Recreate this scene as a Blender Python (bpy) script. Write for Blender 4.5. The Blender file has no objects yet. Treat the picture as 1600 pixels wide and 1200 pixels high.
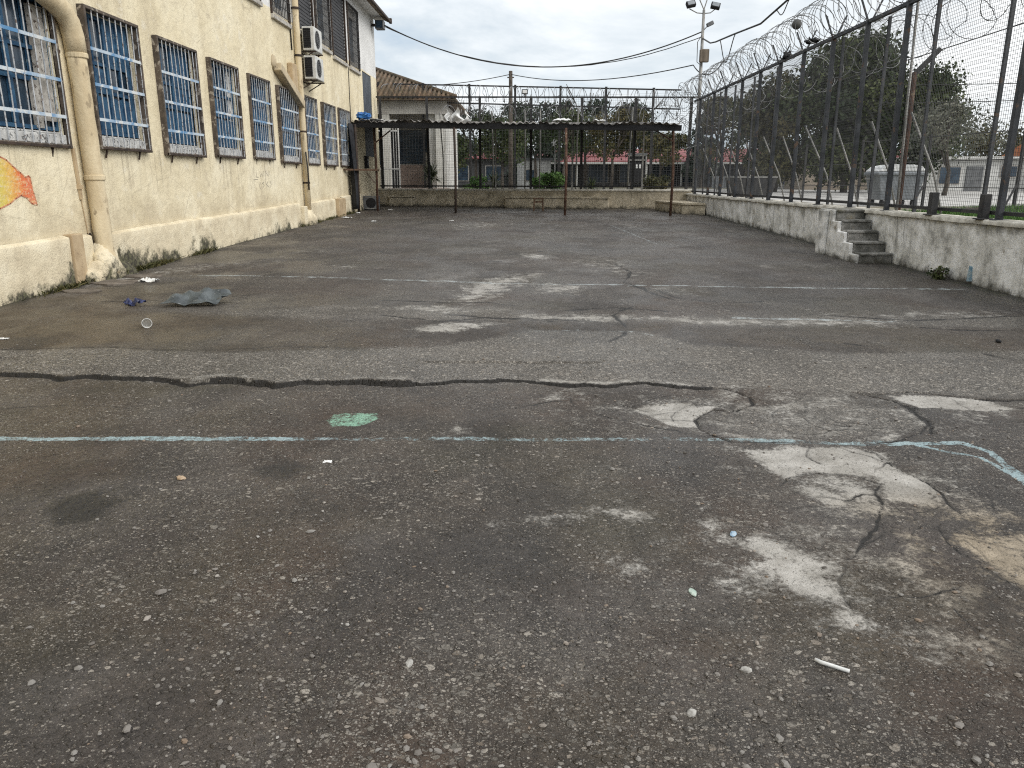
import bpy, math, random
import numpy as np
from mathutils import Vector, Matrix
random.seed(7)
RNG = np.random.default_rng(11)
scene = bpy.context.scene
COL = scene.collection

# ------------------------------------------------------------------ camera
EYE = 1.6
SL = 0.0145                      # the yard rises gently away from the viewer
PITCH = math.atan(320/1200.)
YAW = math.atan(20*math.cos(PITCH)/1200)
cam_d = bpy.data.cameras.new('camera')
cam_d.lens = 27.0; cam_d.sensor_width = 36.0
cam_d.clip_start = 0.05; cam_d.clip_end = 2000
cam = bpy.data.objects.new('camera', cam_d); COL.objects.link(cam)
cam.location = (0, 0, EYE)
cam.rotation_euler = (math.pi/2-PITCH, 0, YAW)
scene.camera = cam

# ------------------------------------------------------------------ view
scene.view_settings.view_transform = 'Standard'
scene.view_settings.look = 'None'
scene.view_settings.gamma = 1.0
scene.view_settings.use_curve_mapping = False
scene.view_settings.exposure = 0.45
scene.cycles.use_denoising = False          # keep the grain of the aggregate
scene.cycles.filter_width = 1.15

# ------------------------------------------------------------------ sky: Nishita behind procedural overcast
SUN_EL, SUN_AZ = math.radians(38), math.radians(124)     # azimuth clockwise from +Y
world = bpy.data.worlds.new('World'); scene.world = world
world.use_nodes = True
wt = world.node_tree; wt.nodes.clear()
def wn(t, **k):
    n = wt.nodes.new(t)
    for a, b in k.items(): setattr(n, a, b)
    return n
w_out = wn('ShaderNodeOutputWorld'); w_bg = wn('ShaderNodeBackground')
w_bg.inputs['Strength'].default_value = 0.1
wt.links.new(w_bg.outputs[0], w_out.inputs[0])
sky = wn('ShaderNodeTexSky'); sky.sky_type = 'NISHITA'; sky.sun_disc = False
sky.sun_elevation = SUN_EL; sky.sun_rotation = SUN_AZ
tc = wn('ShaderNodeTexCoord'); sep = wn('ShaderNodeSeparateXYZ')
wt.links.new(tc.outputs['Generated'], sep.inputs[0])
mp = wn('ShaderNodeMapping'); mp.inputs['Scale'].default_value = (1.0, 1.0, 3.2); mp.inputs['Location'].default_value = (3.1, 0.4, 1.2)
wt.links.new(tc.outputs['Generated'], mp.inputs[0])
nz = wn('ShaderNodeTexNoise'); nz.inputs['Scale'].default_value = 2.3; nz.inputs['Detail'].default_value = 9; nz.inputs['Roughness'].default_value = 0.60
nz.inputs['Distortion'].default_value = 0.25
wt.links.new(mp.outputs[0], nz.inputs['Vector'])
# elevation lifts the brightness of the cloud deck
el = wn('ShaderNodeMapRange'); el.inputs['From Min'].default_value = 0.02; el.inputs['From Max'].default_value = 0.30
el.inputs['To Min'].default_value = -0.16; el.inputs['To Max'].default_value = 0.20
wt.links.new(sep.outputs['Z'], el.inputs['Value'])
xr = wn('ShaderNodeMath', operation='MULTIPLY_ADD'); xr.inputs[1].default_value = 0.22
wt.links.new(sep.outputs['X'], xr.inputs[0]); wt.links.new(el.outputs[0], xr.inputs[2])
ad = wn('ShaderNodeMath', operation='ADD'); ct = wn('ShaderNodeMath', operation='MULTIPLY_ADD'); ct.inputs[1].default_value = 1.55; ct.inputs[2].default_value = -0.275; wt.links.new(nz.outputs['Fac'], ct.inputs[0]); wt.links.new(ct.outputs[0], ad.inputs[0]); wt.links.new(xr.outputs[0], ad.inputs[1])
rp = wn('ShaderNodeValToRGB'); cr = rp.color_ramp
cr.elements[0].position = 0.30; cr.elements[0].color = (0.41, 0.485, 0.56, 1)
cr.elements[1].position = 0.74; cr.elements[1].color = (0.90, 0.91, 0.91, 1)
e = cr.elements.new(0.42); e.color = (0.53, 0.58, 0.62, 1)
e = cr.elements.new(0.56); e.color = (0.68, 0.71, 0.73, 1)
wt.links.new(ad.outputs[0], rp.inputs[0])
gain = wn('ShaderNodeMix', data_type='RGBA', blend_type='MULTIPLY'); gain.inputs[0].default_value = 1.0
gain.inputs[7].default_value = (10.7, 10.7, 10.7, 1)
wt.links.new(rp.outputs[0], gain.inputs[6])
mx = wn('ShaderNodeMix', data_type='RGBA'); mx.inputs[0].default_value = 0.93
wt.links.new(sky.outputs[0], mx.inputs[6]); wt.links.new(gain.outputs[2], mx.inputs[7])
wt.links.new(mx.outputs[2], w_bg.inputs['Color'])

# ------------------------------------------------------------------ sun (overcast, very soft)
sun_d = bpy.data.lights.new('sun', 'SUN'); sun_d.energy = 1.5; sun_d.angle = math.radians(40); sun_d.color = (1.0, 0.96, 0.90)
sun = bpy.data.objects.new('sun', sun_d); COL.objects.link(sun)
sdir = Vector((math.sin(SUN_AZ)*math.cos(SUN_EL), math.cos(SUN_AZ)*math.cos(SUN_EL), math.sin(SUN_EL)))
sun.rotation_euler = sdir.to_track_quat('Z', 'Y').to_euler()

# ------------------------------------------------------------------ survey helpers: where a sight line meets the ground or a wall
C0 = np.array([0, 0, EYE])
FW = np.array([-math.sin(YAW)*math.cos(PITCH), math.cos(YAW)*math.cos(PITCH), -math.sin(PITCH)])
RT = np.array([math.cos(YAW), math.sin(YAW), 0.]); UP = np.cross(RT, FW)
def ray(x, y): return RT*(x-800)/1200.+UP*(600-y)/1200.+FW
def G(x, y):
    d = ray(x, y); t = -EYE/(d[2]-SL*d[1]); p = C0+d*t
    return (p[0], p[1])
def AX(x, y, X):
    d = ray(x, y); return C0+d*(X/d[0])
def AY(x, y, Y):
    d = ray(x, y); return C0+d*(Y/d[1])
def gz(Y): return SL*Y
FS = -0.26                        # the far wall runs slightly askew
def FARY(X, off=0): return 32.6+off+FS*X
def AF(x, y, off=0):
    d = ray(x, y); t = (32.6+off)/(d[1]-FS*d[0]); return C0+d*t

# ------------------------------------------------------------------ numpy noise
def vnoise(x, y, seed=0):
    xi = np.floor(x).astype(np.int64); yi = np.floor(y).astype(np.int64)
    xf = x-xi; yf = y-yi
    u = xf*xf*(3-2*xf); v = yf*yf*(3-2*yf)
    def h(a, b):
        n = (a*374761393+b*668265263+seed*974711) & 0x7fffffff
        n = ((n ^ (n >> 13))*1274126177) & 0x7fffffff
        n = n ^ (n >> 16)
        return (n & 0xffff)/65535.0
    return (h(xi, yi)*(1-u)+h(xi+1, yi)*u)*(1-v)+(h(xi, yi+1)*(1-u)+h(xi+1, yi+1)*u)*v
def fbm(x, y, sc, oct=4, seed=0):
    s = 0; a = 0.5; f = sc; t = 0
    for i in range(oct):
        s = s+a*vnoise(x*f+17.3*i, y*f-9.1*i, seed+i); t += a; a *= 0.5; f *= 2.03
    return s/t

# ------------------------------------------------------------------ mesh builder
class MB:
    def __init__(s): s.v = []; s.f = []; s.m = []
    def add(s, vs, fs, mi=0):
        o = len(s.v); s.v += [tuple(p) for p in vs]
        for f in fs: s.f.append(tuple(i+o for i in f)); s.m.append(mi)
        return s
    def box2(s, lo, hi, mi=0):
        x0, y0, z0 = lo; x1, y1, z1 = hi
        return s.add([(x0,y0,z0),(x1,y0,z0),(x1,y1,z0),(x0,y1,z0),(x0,y0,z1),(x1,y0,z1),(x1,y1,z1),(x0,y1,z1)],
                     [(0,3,2,1),(4,5,6,7),(0,1,5,4),(1,2,6,5),(2,3,7,6),(3,0,4,7)], mi)
    def box(s, c, size, mi=0, rz=0.0, rot=None):
        a, b, d = size[0]/2, size[1]/2, size[2]/2
        R = rot if rot is not None else Matrix.Rotation(rz, 3, 'Z')
        vs = [Vector(c)+R @ Vector(p) for p in [(-a,-b,-d),(a,-b,-d),(a,b,-d),(-a,b,-d),(-a,-b,d),(a,-b,d),(a,b,d),(-a,b,d)]]
        return s.add(vs, [(0,3,2,1),(4,5,6,7),(0,1,5,4),(1,2,6,5),(2,3,7,6),(3,0,4,7)], mi)
    def bar(s, p0, p1, w, h=None, mi=0, up=(0,0,1)):
        h = w if h is None else h
        p0 = Vector(p0); p1 = Vector(p1); d = (p1-p0).normalized(); u = Vector(up)
        if abs(d.dot(u)) > 0.97: u = Vector((0,1,0))
        a = d.cross(u).normalized()*(w/2); b = a.cross(d).normalized()*(h/2)
        vs = [p+q for p in (p0, p1) for q in (-a-b, a-b, a+b, -a+b)]
        return s.add(vs, [(0,3,2,1),(4,5,6,7),(0,1,5,4),(1,2,6,5),(2,3,7,6),(3,0,4,7)], mi)
    def tube(s, pts, r, n=6, mi=0, caps=True):
        pts = [Vector(p) for p in pts]; k = len(pts)
        rs = r if isinstance(r, (list, tuple)) else [r]*k
        vs = []; prev = None
        for i, p in enumerate(pts):
            d = (pts[min(i+1, k-1)]-pts[max(i-1, 0)])
            d = d.normalized() if d.length > 1e-9 else Vector((0,0,1))
            if prev is None:
                u = Vector((0,0,1)) if abs(d.z) < 0.9 else Vector((1,0,0))
                a = d.cross(u).normalized()
            else:
                a = prev-d*prev.dot(d)
                a = a.normalized() if a.length > 1e-6 else d.orthogonal().normalized()
            prev = a; b = d.cross(a)
            for j in range(n):
                t = 2*math.pi*j/n
                vs.append(p+(a*math.cos(t)+b*math.sin(t))*rs[i])
        fs = []
        for i in range(k-1):
            for j in range(n):
                fs.append((i*n+j, i*n+(j+1) % n, (i+1)*n+(j+1) % n, (i+1)*n+j))
        if caps: fs.append(tuple(range(n-1, -1, -1))); fs.append(tuple((k-1)*n+j for j in range(n)))
        return s.add(vs, fs, mi)
    def prism(s, poly, ax, a0, a1, mi=0):
        """poly: 2D points; extruded along axis ax ('x','y','z') from a0 to a1"""
        def P(u, v, w): return {'x': (w,u,v), 'y': (u,w,v), 'z': (u,v,w)}[ax]
        n = len(poly)
        vs = [P(u, v, a0) for u, v in poly]+[P(u, v, a1) for u, v in poly]
        fs = [tuple(range(n)), tuple(range(2*n-1, n-1, -1))]+[(i, i+n, (i+1) % n+n, (i+1) % n) for i in range(n)]
        return s.add(vs, fs, mi)
    def grid(s, P, nu, nv, mi=0):
        o = len(s.v)
        for i in range(nu+1):
            for j in range(nv+1): s.v.append(tuple(P(i/nu, j/nv)))
        for i in range(nu):
            for j in range(nv):
                a = o+i*(nv+1)+j
                s.f.append((a, a+nv+1, a+nv+2, a+1)); s.m.append(mi)
        return s
    def ball(s, c, r, nu=10, nv=7, mi=0, sc=(1,1,1), jit=0):
        vs = [(c[0], c[1], c[2]-r*sc[2])]
        for i in range(1, nv):
            t = math.pi*i/nv
            for j in range(nu):
                q = 2*math.pi*j/nu; k = r*(1+random.uniform(-jit, jit))
                vs.append((c[0]+k*sc[0]*math.sin(t)*math.cos(q), c[1]+k*sc[1]*math.sin(t)*math.sin(q), c[2]-k*sc[2]*math.cos(t)))
        vs.append((c[0], c[1], c[2]+r*sc[2])); fs = []
        for j in range(nu): fs.append((0, 1+(j+1) % nu, 1+j))
        for i in range(nv-2):
            for j in range(nu):
                a = 1+i*nu+j; b = 1+i*nu+(j+1) % nu
                fs.append((a, b, b+nu, a+nu))
        L = len(vs)-1
        for j in range(nu): fs.append((L, 1+(nv-2)*nu+j, 1+(nv-2)*nu+(j+1) % nu))
        return s.add(vs, fs, mi)
    def build(s, name, mats, parent=None, smooth=False, bevel=0, solid=0, seg=1):
        me = bpy.data.meshes.new(name)
        if parent is not None:
            r = parent
            while r.parent: r = r.parent
            org = Vector(r.location)
        else:
            a = np.array(s.v); org = Vector(((a[:,0].min()+a[:,0].max())/2, (a[:,1].min()+a[:,1].max())/2, a[:,2].min()))
        me.from_pydata([(x-org.x, y-org.y, z-org.z) for x, y, z in s.v], [], s.f)
        if not isinstance(mats, (list, tuple)): mats = [mats]
        for m in mats: me.materials.append(m)
        if len(mats) > 1: me.polygons.foreach_set('material_index', s.m)
        if smooth: me.polygons.foreach_set('use_smooth', [True]*len(me.polygons))
        me.validate(); me.update()
        o = bpy.data.objects.new(name, me); COL.objects.link(o)
        if parent is not None: o.parent = parent
        else: o.location = org
        if solid:
            md = o.modifiers.new('solid', 'SOLIDIFY'); md.thickness = solid; md.offset = 0
        if bevel:
            md = o.modifiers.new('bevel', 'BEVEL'); md.width = bevel; md.segments = seg; md.limit_method = 'ANGLE'; md.angle_limit = math.radians(40)
        return o

def tag(o, label=None, cat=None, group=None, kind=None):
    if label: o['label'] = label
    if cat: o['category'] = cat
    if group: o['group'] = group
    if kind: o['kind'] = kind
    return o
def thing(name, loc, label, cat, group=None):
    o = bpy.data.objects.new(name, None); COL.objects.link(o)
    o.empty_display_size = 0.2; o.location = loc
    return tag(o, label, cat, group)

# ------------------------------------------------------------------ material helpers
class NT:
    def __init__(s, name):
        s.mat = bpy.data.materials.new(name); s.mat.use_nodes = True
        s.t = s.mat.node_tree; s.b = s.t.nodes['Principled BSDF']
        s.geo = s.t.nodes.new('ShaderNodeNewGeometry'); s.pos = s.geo.outputs['Position']
        s.b.inputs['Specular IOR Level'].default_value = 0.35
    def N(s, t, **k):
        n = s.t.nodes.new(t)
        for a, b in k.items(): setattr(n, a, b)
        return n
    def L(s, a, b):
        if hasattr(a, 'is_output'): s.t.links.new(a, b)
        elif isinstance(a, (tuple, list)): b.default_value = (*a, 1) if len(a) == 3 and b.type == 'RGBA' else a
        else: b.default_value = a
    def scale(s, v, loc=(0,0,0)):
        m = s.N('ShaderNodeMapping'); s.L(s.pos, m.inputs[0]); m.inputs['Scale'].default_value = v; m.inputs['Location'].default_value = loc
        return m.outputs[0]
    def noise(s, sc, det=4, rough=0.55, vec=None, dist=0):
        n = s.N('ShaderNodeTexNoise'); s.L(s.pos if vec is None else vec, n.inputs['Vector'])
        n.inputs['Scale'].default_value = sc; n.inputs['Detail'].default_value = det; n.inputs['Roughness'].default_value = rough; n.inputs['Distortion'].default_value = dist
        return n.outputs['Fac']
    def voro(s, sc, feature='F1', vec=None, rnd=1.0):
        n = s.N('ShaderNodeTexVoronoi', feature=feature); s.L(s.pos if vec is None else vec, n.inputs['Vector'])
        n.inputs['Scale'].default_value = sc; n.inputs['Randomness'].default_value = rnd
        return n
    def ramp(s, f, pts):
        n = s.N('ShaderNodeValToRGB'); c = n.color_ramp
        c.elements[0].position = pts[0][0]; c.elements[1].position = pts[-1][0]
        def col(v): return (*v, 1) if isinstance(v, (tuple, list)) else (v, v, v, 1)
        c.elements[0].color = col(pts[0][1]); c.elements[1].color = col(pts[-1][1])
        for p, v in pts[1:-1]:
            e = c.elements.new(p); e.color = col(v)
        s.L(f, n.inputs[0]); return n.outputs[0]
    def mix(s, f, a, b, bt='MIX'):
        n = s.N('ShaderNodeMix', data_type='RGBA', blend_type=bt)
        s.L(f, n.inputs[0]); s.L(a, n.inputs[6]); s.L(b, n.inputs[7]); return n.outputs[2]
    def ma(s, op, a, b=0.5, c=None, clamp=False):
        n = s.N('ShaderNodeMath', operation=op); n.use_clamp = clamp
        s.L(a, n.inputs[0]); s.L(b, n.inputs[1])
        if c is not None: s.L(c, n.inputs[2])
        return n.outputs[0]
    def step(s, v, a, b):
        n = s.N('ShaderNodeMapRange', interpolation_type='SMOOTHSTEP'); s.L(v, n.inputs[0])
        n.inputs[1].default_value = a; n.inputs[2].default_value = b; return n.outputs[0]
    def attr(s, name):
        n = s.N('ShaderNodeAttribute'); n.attribute_name = name; return n
    def xyz(s):
        n = s.N('ShaderNodeSeparateXYZ'); s.L(s.pos, n.inputs[0]); return n.outputs
    def bump(s, h, strength=0.3, dist=0.01):
        n = s.N('ShaderNodeBump'); n.inputs['Strength'].default_value = strength; n.inputs['Distance'].default_value = dist
        s.L(h, n.inputs['Height']); s.L(n.outputs[0], s.b.inputs['Normal'])
    def base(s, c): s.L(c, s.b.inputs['Base Color'])
    def rough(s, r): s.L(r, s.b.inputs['Roughness'])

MATS = {}
def weathered(name, c1, c2, sc=6, rough=0.75, metal=0.0, bump=0.15, spot=None, spotlo=0.58, spotsc=14, vec=None):
    """two-tone worn surface with optional chips of a third colour"""
    m = NT(name)
    v = m.scale(vec) if vec else None
    c = m.mix(m.step(m.noise(sc, 6, 0.6, vec=v), 0.35, 0.65), c1, c2)
    if spot: c = m.mix(m.step(m.noise(spotsc, 6, 0.65, vec=v), spotlo, spotlo+0.06), c, spot)
    m.base(c); m.rough(rough); m.b.inputs['Metallic'].default_value = metal
    if bump: m.bump(m.noise(sc*6, 5), bump, 0.01)
    MATS[name] = m.mat; return m.mat
MT = {}
MT['post'] = weathered('grey fence paint', (0.026,0.029,0.034), (0.06,0.064,0.072), 3, 0.6, spot=(0.10,0.065,0.045), spotlo=0.58, spotsc=7)
MT['postdark'] = weathered('dark fence paint', (0.02,0.021,0.023), (0.045,0.043,0.042), 5, 0.65, spot=(0.08,0.045,0.03), spotlo=0.64)
MT['galv'] = weathered('galvanised tube', (0.20,0.20,0.19), (0.34,0.33,0.31), 8, 0.55, 0.3, spot=(0.20,0.13,0.08), spotlo=0.62)
MT['wire'] = weathered('mesh wire', (0.06,0.062,0.066), (0.12,0.12,0.125), 3, 0.6, bump=0)
MT['razor'] = weathered('razor wire steel', (0.13,0.135,0.14), (0.26,0.26,0.26), 3, 0.5, 0.4, bump=0)
MT['rust'] = weathered('rusty paint', (0.05,0.026,0.018), (0.10,0.052,0.034), 5, 0.8, spot=(0.20,0.15,0.10), spotlo=0.58)
MT['rustdark'] = weathered('dark rusty steel', (0.025,0.019,0.016), (0.06,0.04,0.03), 7, 0.75)
MT['cable'] = weathered('cable sheath', (0.02,0.02,0.02), (0.045,0.043,0.04), 4, 0.6, bump=0)
MT['plastic_white'] = weathered('dirty white plastic', (0.55,0.56,0.55), (0.75,0.75,0.74), 20, 0.5, bump=0.1)
MT['black'] = weathered('black rag', (0.008,0.008,0.009), (0.02,0.02,0.022), 20, 0.8)
MT['timber'] = weathered('grey timber', (0.10,0.08,0.06), (0.19,0.155,0.12), 9, 0.85, vec=(1,1,0.15))
MT['rail_timber'] = weathered('brown timber', (0.06,0.035,0.022), (0.13,0.08,0.05), 9, 0.8)
MT['blue'] = weathered('faded blue paint', (0.014,0.055,0.12), (0.035,0.11,0.20), 7, 0.6, spot=(0.10,0.16,0.20), spotlo=0.60, spotsc=9)
MT['bar_white'] = weathered('worn pale bar paint', (0.30,0.32,0.34), (0.50,0.51,0.52), 6, 0.6, spot=(0.16,0.12,0.10), spotlo=0.56, spotsc=20)
MT['crossbar'] = weathered('chipped blue and white bar', (0.09,0.24,0.44), (0.55,0.61,0.65), 2.2, 0.55, spot=(0.62,0.64,0.64), spotlo=0.52, spotsc=5)
MT['frame_brown'] = weathered('old brown frame paint', (0.055,0.045,0.037), (0.12,0.095,0.075), 7, 0.8, spot=(0.28,0.25,0.21), spotlo=0.55, spotsc=8)
MT['frame_pale'] = weathered('flaked pale frame', (0.33,0.31,0.28), (0.50,0.48,0.44), 9, 0.8, spot=(0.08,0.06,0.05), spotlo=0.57, spotsc=16)
MT['ledge'] = weathered('peeling white sill', (0.42,0.42,0.41), (0.62,0.62,0.60), 9, 0.8, spot=(0.10,0.10,0.10), spotlo=0.55, spotsc=18)
MT['dark_panel'] = weathered('dark shutter', (0.035,0.036,0.04), (0.06,0.06,0.064), 4, 0.7)
MT['grey_box'] = weathered('grey metal box', (0.09,0.095,0.10), (0.15,0.155,0.16), 5, 0.55)
MT['bin'] = weathered('grey container plastic', (0.20,0.22,0.24), (0.27,0.29,0.31), 4, 0.5)
MT['binlid'] = weathered('white container lid', (0.68,0.70,0.70), (0.80,0.80,0.80), 4, 0.5)
MT['red_roof'] = weathered('red sheet roofing', (0.17,0.036,0.040), (0.25,0.075,0.075), 1.2, 0.6, bump=0)
MT['shop_wall'] = weathered('dark shop front', (0.05,0.052,0.055), (0.10,0.10,0.10), 0.8, 0.8, bump=0)  # dark grey of the low far buildings
MT['white_wall'] = weathered('far white wall', (0.42,0.42,0.40), (0.58,0.58,0.56), 0.7, 0.9, bump=0)
MT['tan_wall'] = weathered('far tan wall', (0.30,0.25,0.20), (0.42,0.36,0.29), 0.7, 0.9, bump=0)
MT['orange_tile'] = weathered('orange roof tile', (0.30,0.10,0.045), (0.44,0.18,0.085), 2.0, 0.9, bump=0)
MT['ac'] = weathered('aged ac casing', (0.50,0.50,0.48), (0.64,0.64,0.61), 8, 0.5)
MT['sign_blue'] = weathered('blue board', (0.02,0.06,0.25), (0.03,0.09,0.33), 4, 0.5, bump=0)
MT['white'] = weathered('white paint', (0.62,0.63,0.63), (0.75,0.75,0.74), 4, 0.6, bump=0)
MT['stone'] = weathered('pale stone', (0.22,0.21,0.195), (0.40,0.39,0.365), 60, 0.9)
MT['bark'] = weathered('bark', (0.045,0.036,0.028), (0.10,0.085,0.07), 6, 0.95)
MT['tarp'] = weathered('dark tarpaulin', (0.010,0.011,0.014), (0.022,0.023,0.028), 5, 0.7)
MT['tan_pipe'] = weathered('cream painted pipe', (0.54,0.44,0.285), (0.68,0.58,0.40), 4, 0.85, bump=0.7, spot=(0.36,0.29,0.19), spotlo=0.58, spotsc=6, vec=(1,1,0.4))
MT['tan_box'] = weathered('tan painted render', (0.40,0.30,0.185), (0.50,0.39,0.25), 4, 0.85, spot=(0.30,0.22,0.14), spotlo=0.60)
MT['duct'] = weathered('cream duct', (0.42,0.35,0.24), (0.55,0.46,0.32), 4, 0.8, spot=(0.18,0.15,0.11), spotlo=0.60)
MT['pipe_end'] = weathered('pale pipe end', (0.58,0.56,0.40), (0.68,0.66,0.48), 6, 0.8)

def glass_mat():
    m = NT('dark window glass'); m.base(m.ramp(m.noise(2.5, 3), [(0.3, (0.010,0.020,0.036)), (0.7, (0.040,0.070,0.105))]))
    m.rough(0.15); m.b.inputs['Specular IOR Level'].default_value = 0.5; m.bump(m.noise(1.5, 2), 0.05, 0.02); return m.mat
MT['glass'] = glass_mat()

def leaf_mat(name, cols):
    m = NT(name); a = m.attr('rnd')
    m.base(m.ramp(a.outputs['Fac'], [(i/(len(cols)-1), c) for i, c in enumerate(cols)]))
    m.rough(0.65); m.b.inputs['Specular IOR Level'].default_value = 0.25
    return m.mat
MT['leaf_dark'] = leaf_mat('dark foliage', [(0.017,0.030,0.010), (0.040,0.058,0.019), (0.080,0.094,0.034)])
MT['leaf_olive'] = leaf_mat('olive foliage', [(0.034,0.040,0.014), (0.070,0.068,0.024), (0.12,0.10,0.04)])
MT['leaf_grey'] = leaf_mat('grey green foliage', [(0.07,0.08,0.06), (0.12,0.125,0.095), (0.17,0.165,0.125)])
MT['leaf_bright'] = leaf_mat('bright foliage', [(0.035,0.085,0.018), (0.065,0.14,0.028), (0.11,0.20,0.05)])
MT['leaf_conifer'] = leaf_mat('conifer foliage', [(0.014,0.024,0.016), (0.026,0.040,0.024), (0.045,0.06,0.034)])
MT['leaf_pine'] = leaf_mat('far conifer foliage', [(0.03,0.042,0.035), (0.05,0.065,0.05), (0.07,0.085,0.065)])

# ------------------------------------------------------------------ GROUND: cracked asphalt yard
def axis(segs):
    out = []
    for a, b, st in segs:
        n = max(1, int(round((b-a)/st))); out += list(a+(b-a)*np.arange(n)/n)
    out.append(segs[-1][1]); return np.array(out)
XS = np.linspace(-6.62, 6.62, 1061)
YS = axis([(-4, 1.5, 0.5), (1.5, 4.0, 0.011), (4.0, 6.4, 0.0105), (6.4, 10, 0.026), (10, 35.6, 0.10)])
GX, GY = np.meshgrid(XS, YS)
WX = GX+0.10*(fbm(GX, GY, 1.6, 4, 3)-0.5)+0.035*(fbm(GX, GY, 9, 3, 5)-0.5)
WY = GY+0.10*(fbm(GX, GY, 1.6, 4, 23)-0.5)+0.035*(fbm(GX, GY, 9, 3, 25)-0.5)
def seg_dist(pts, wx, wy):
    d = np.full(wx.shape, 1e9)
    for (ax, ay), (bx, by) in zip(pts[:-1], pts[1:]):
        vx, vy = bx-ax, by-ay; L = vx*vx+vy*vy+1e-12
        t = np.clip(((wx-ax)*vx+(wy-ay)*vy)/L, 0, 1)
        d = np.minimum(d, np.hypot(wx-ax-t*vx, wy-ay-t*vy))
    return d
def poly_sd(pts, wx, wy):
    d = seg_dist(pts+[pts[0]], wx, wy); ins = np.zeros(wx.shape, bool)
    n = len(pts)
    for i in range(n):
        (ax, ay), (bx, by) = pts[i], pts[(i+1) % n]
        if ay == by: continue
        c = ((ay > wy) != (by > wy)) & (wx < (bx-ax)*(wy-ay)/(by-ay)+ax); ins ^= c
    return np.where(ins, -d, d)
def sstep(x, a, b):
    t = np.clip((x-a)/(b-a), 0, 1); return t*t*(3-2*t)
def region(pts, m):
    p = np.array(pts); r0 = np.searchsorted(YS, p[:,1].min()-m); r1 = np.searchsorted(YS, p[:,1].max()+m)
    c0 = np.searchsorted(XS, p[:,0].min()-m); c1 = np.searchsorted(XS, p[:,0].max()+m)
    return slice(r0, r1), slice(c0, c1)
ATT = {k: np.zeros(GX.shape) for k in ('pale', 'crack_and_shade', 'cyan', 'white', 'green', 'wet', 'coarse', 'mud', 'rim')}
DZ = np.zeros(GX.shape)
def paint_poly(att, px, amp=1.0, soft=0.05, warp=1.0, dz=0.0):
    soft = max(0.07, soft*2.2) if att == 'pale' else soft
    pts = [G(*q) for q in px]; R = region(pts, 0.5)
    wx = GX[R]+warp*(WX[R]-GX[R]); wy = GY[R]+warp*(WY[R]-GY[R])
    sd = poly_sd(pts, wx, wy); m = 1-sstep(sd, -soft, soft)
    ATT[att][R] = np.maximum(ATT[att][R], amp*m)
    if dz: DZ[R] += dz*(1-sstep(sd, -0.03, 0.01))
    return R, sd
def paint_line(att, px, w, amp=1.0, soft=0.4, warp=1.0, depth=0.0, world=False):
    pts = list(px) if world else [G(*q) for q in px]; R = region(pts, 0.6)
    wx = GX[R]+warp*(WX[R]-GX[R]); wy = GY[R]+warp*(WY[R]-GY[R])
    d = seg_dist(pts, wx, wy)
    if att == 'crack_and_shade':
        hw = w/2*np.clip(2.6*fbm(GX[R], GY[R], 4.5, 3, 77)-0.55, 0.12, 1.6); fall = np.where(GY[R] > 6.5, 0.10, 0.035)
        m = np.clip(1-(d-hw)/fall, 0, 1.5); a = m*amp
        m = np.clip((hw*1.1-d)/0.012+0.5, 0, 1)
    else:
        ww = w/2*(0.55+0.9*fbm(GX[R], GY[R], 3.1, 3, 77)) if warp else w/2
        m = 1-sstep(d, ww*(1-soft), ww*(1+soft)); a = m*amp
    ATT[att][R] = np.maximum(ATT[att][R], a)
    if depth: DZ[R] = np.minimum(DZ[R], -depth*m)
# the broken lip that crosses the yard
MAINCRACK = [(-200,585),(0,587),(60,588),(100,593),(140,588),(240,592),(300,600),(340,596),(380,598),(430,606),(470,601),(560,599),(620,602),(660,598),(700,597),(740,595),(800,594),(860,598),(900,600),(960,600),(1010,596),(1060,603),(1130,607)]
pts = [G(*q) for q in MAINCRACK]; pa = np.array(pts); o = np.argsort(pa[:,0])
cy = np.interp(WX, pa[o,0], pa[o,1]); dY = WY-cy
fade = 1-sstep(GX, 1.15, 1.62)
lipv = np.clip(0.25+1.1*fbm(GX, GY*0+3, 1.3, 3, 90), 0.45, 1.0); jag = 0.075*(fbm(GX, GY*0.5, 6, 4, 91)-0.5)+0.03*(fbm(GX, GY*0.3, 24, 2, 98)-0.5)+0.05*(fbm(GX, GY, 2.2, 3, 95)-0.5); dJ = dY+jag
DZ += fade*lipv*(0.032*sstep(dJ, -0.006, 0.028)*(1-sstep(dY, 0.15, 1.1))-0.030*sstep(dJ, -0.085, -0.02)*(1-sstep(dJ, -0.004, 0.010)))
ATT['pale'] = np.maximum(ATT['pale'], (0.42+0.24*sstep(GX, -1.6, -0.8))*fade*sstep(dJ, 0.024, 0.045)*(1-sstep(dY, 0.05, 0.20))*sstep(fbm(GX, GY, 2.0, 3, 88), 0.34, 0.55))
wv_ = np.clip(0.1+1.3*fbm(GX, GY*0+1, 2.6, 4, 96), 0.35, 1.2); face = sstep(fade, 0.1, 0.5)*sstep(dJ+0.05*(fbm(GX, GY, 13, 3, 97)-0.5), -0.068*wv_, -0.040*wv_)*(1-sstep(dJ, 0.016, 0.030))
ATT['crack_and_shade'] = np.maximum(ATT['crack_and_shade'], 1.25*face)  # crack dark, plus the lip's shade painted onto its upright face
paint_line('crack_and_shade', [(1130,607),(1165,620),(1172,632),(1150,641),(1112,641),(1090,655),(1098,672),(1150,690)], 0.024, 0.95, 0.4, 1.2, 0.016)
paint_line('crack_and_shade', [(1340,612),(1375,616),(1420,611),(1480,619),(1540,624),(1620,626),(1750,632)], 0.045, 1.0, 0.4, 1.0, 0.02)
paint_line('crack_and_shade', [(1342,613),(1400,628),(1425,641),(1450,662),(1455,676)], 0.026, 0.95, 0.4, 1.2, 0.014)
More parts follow.
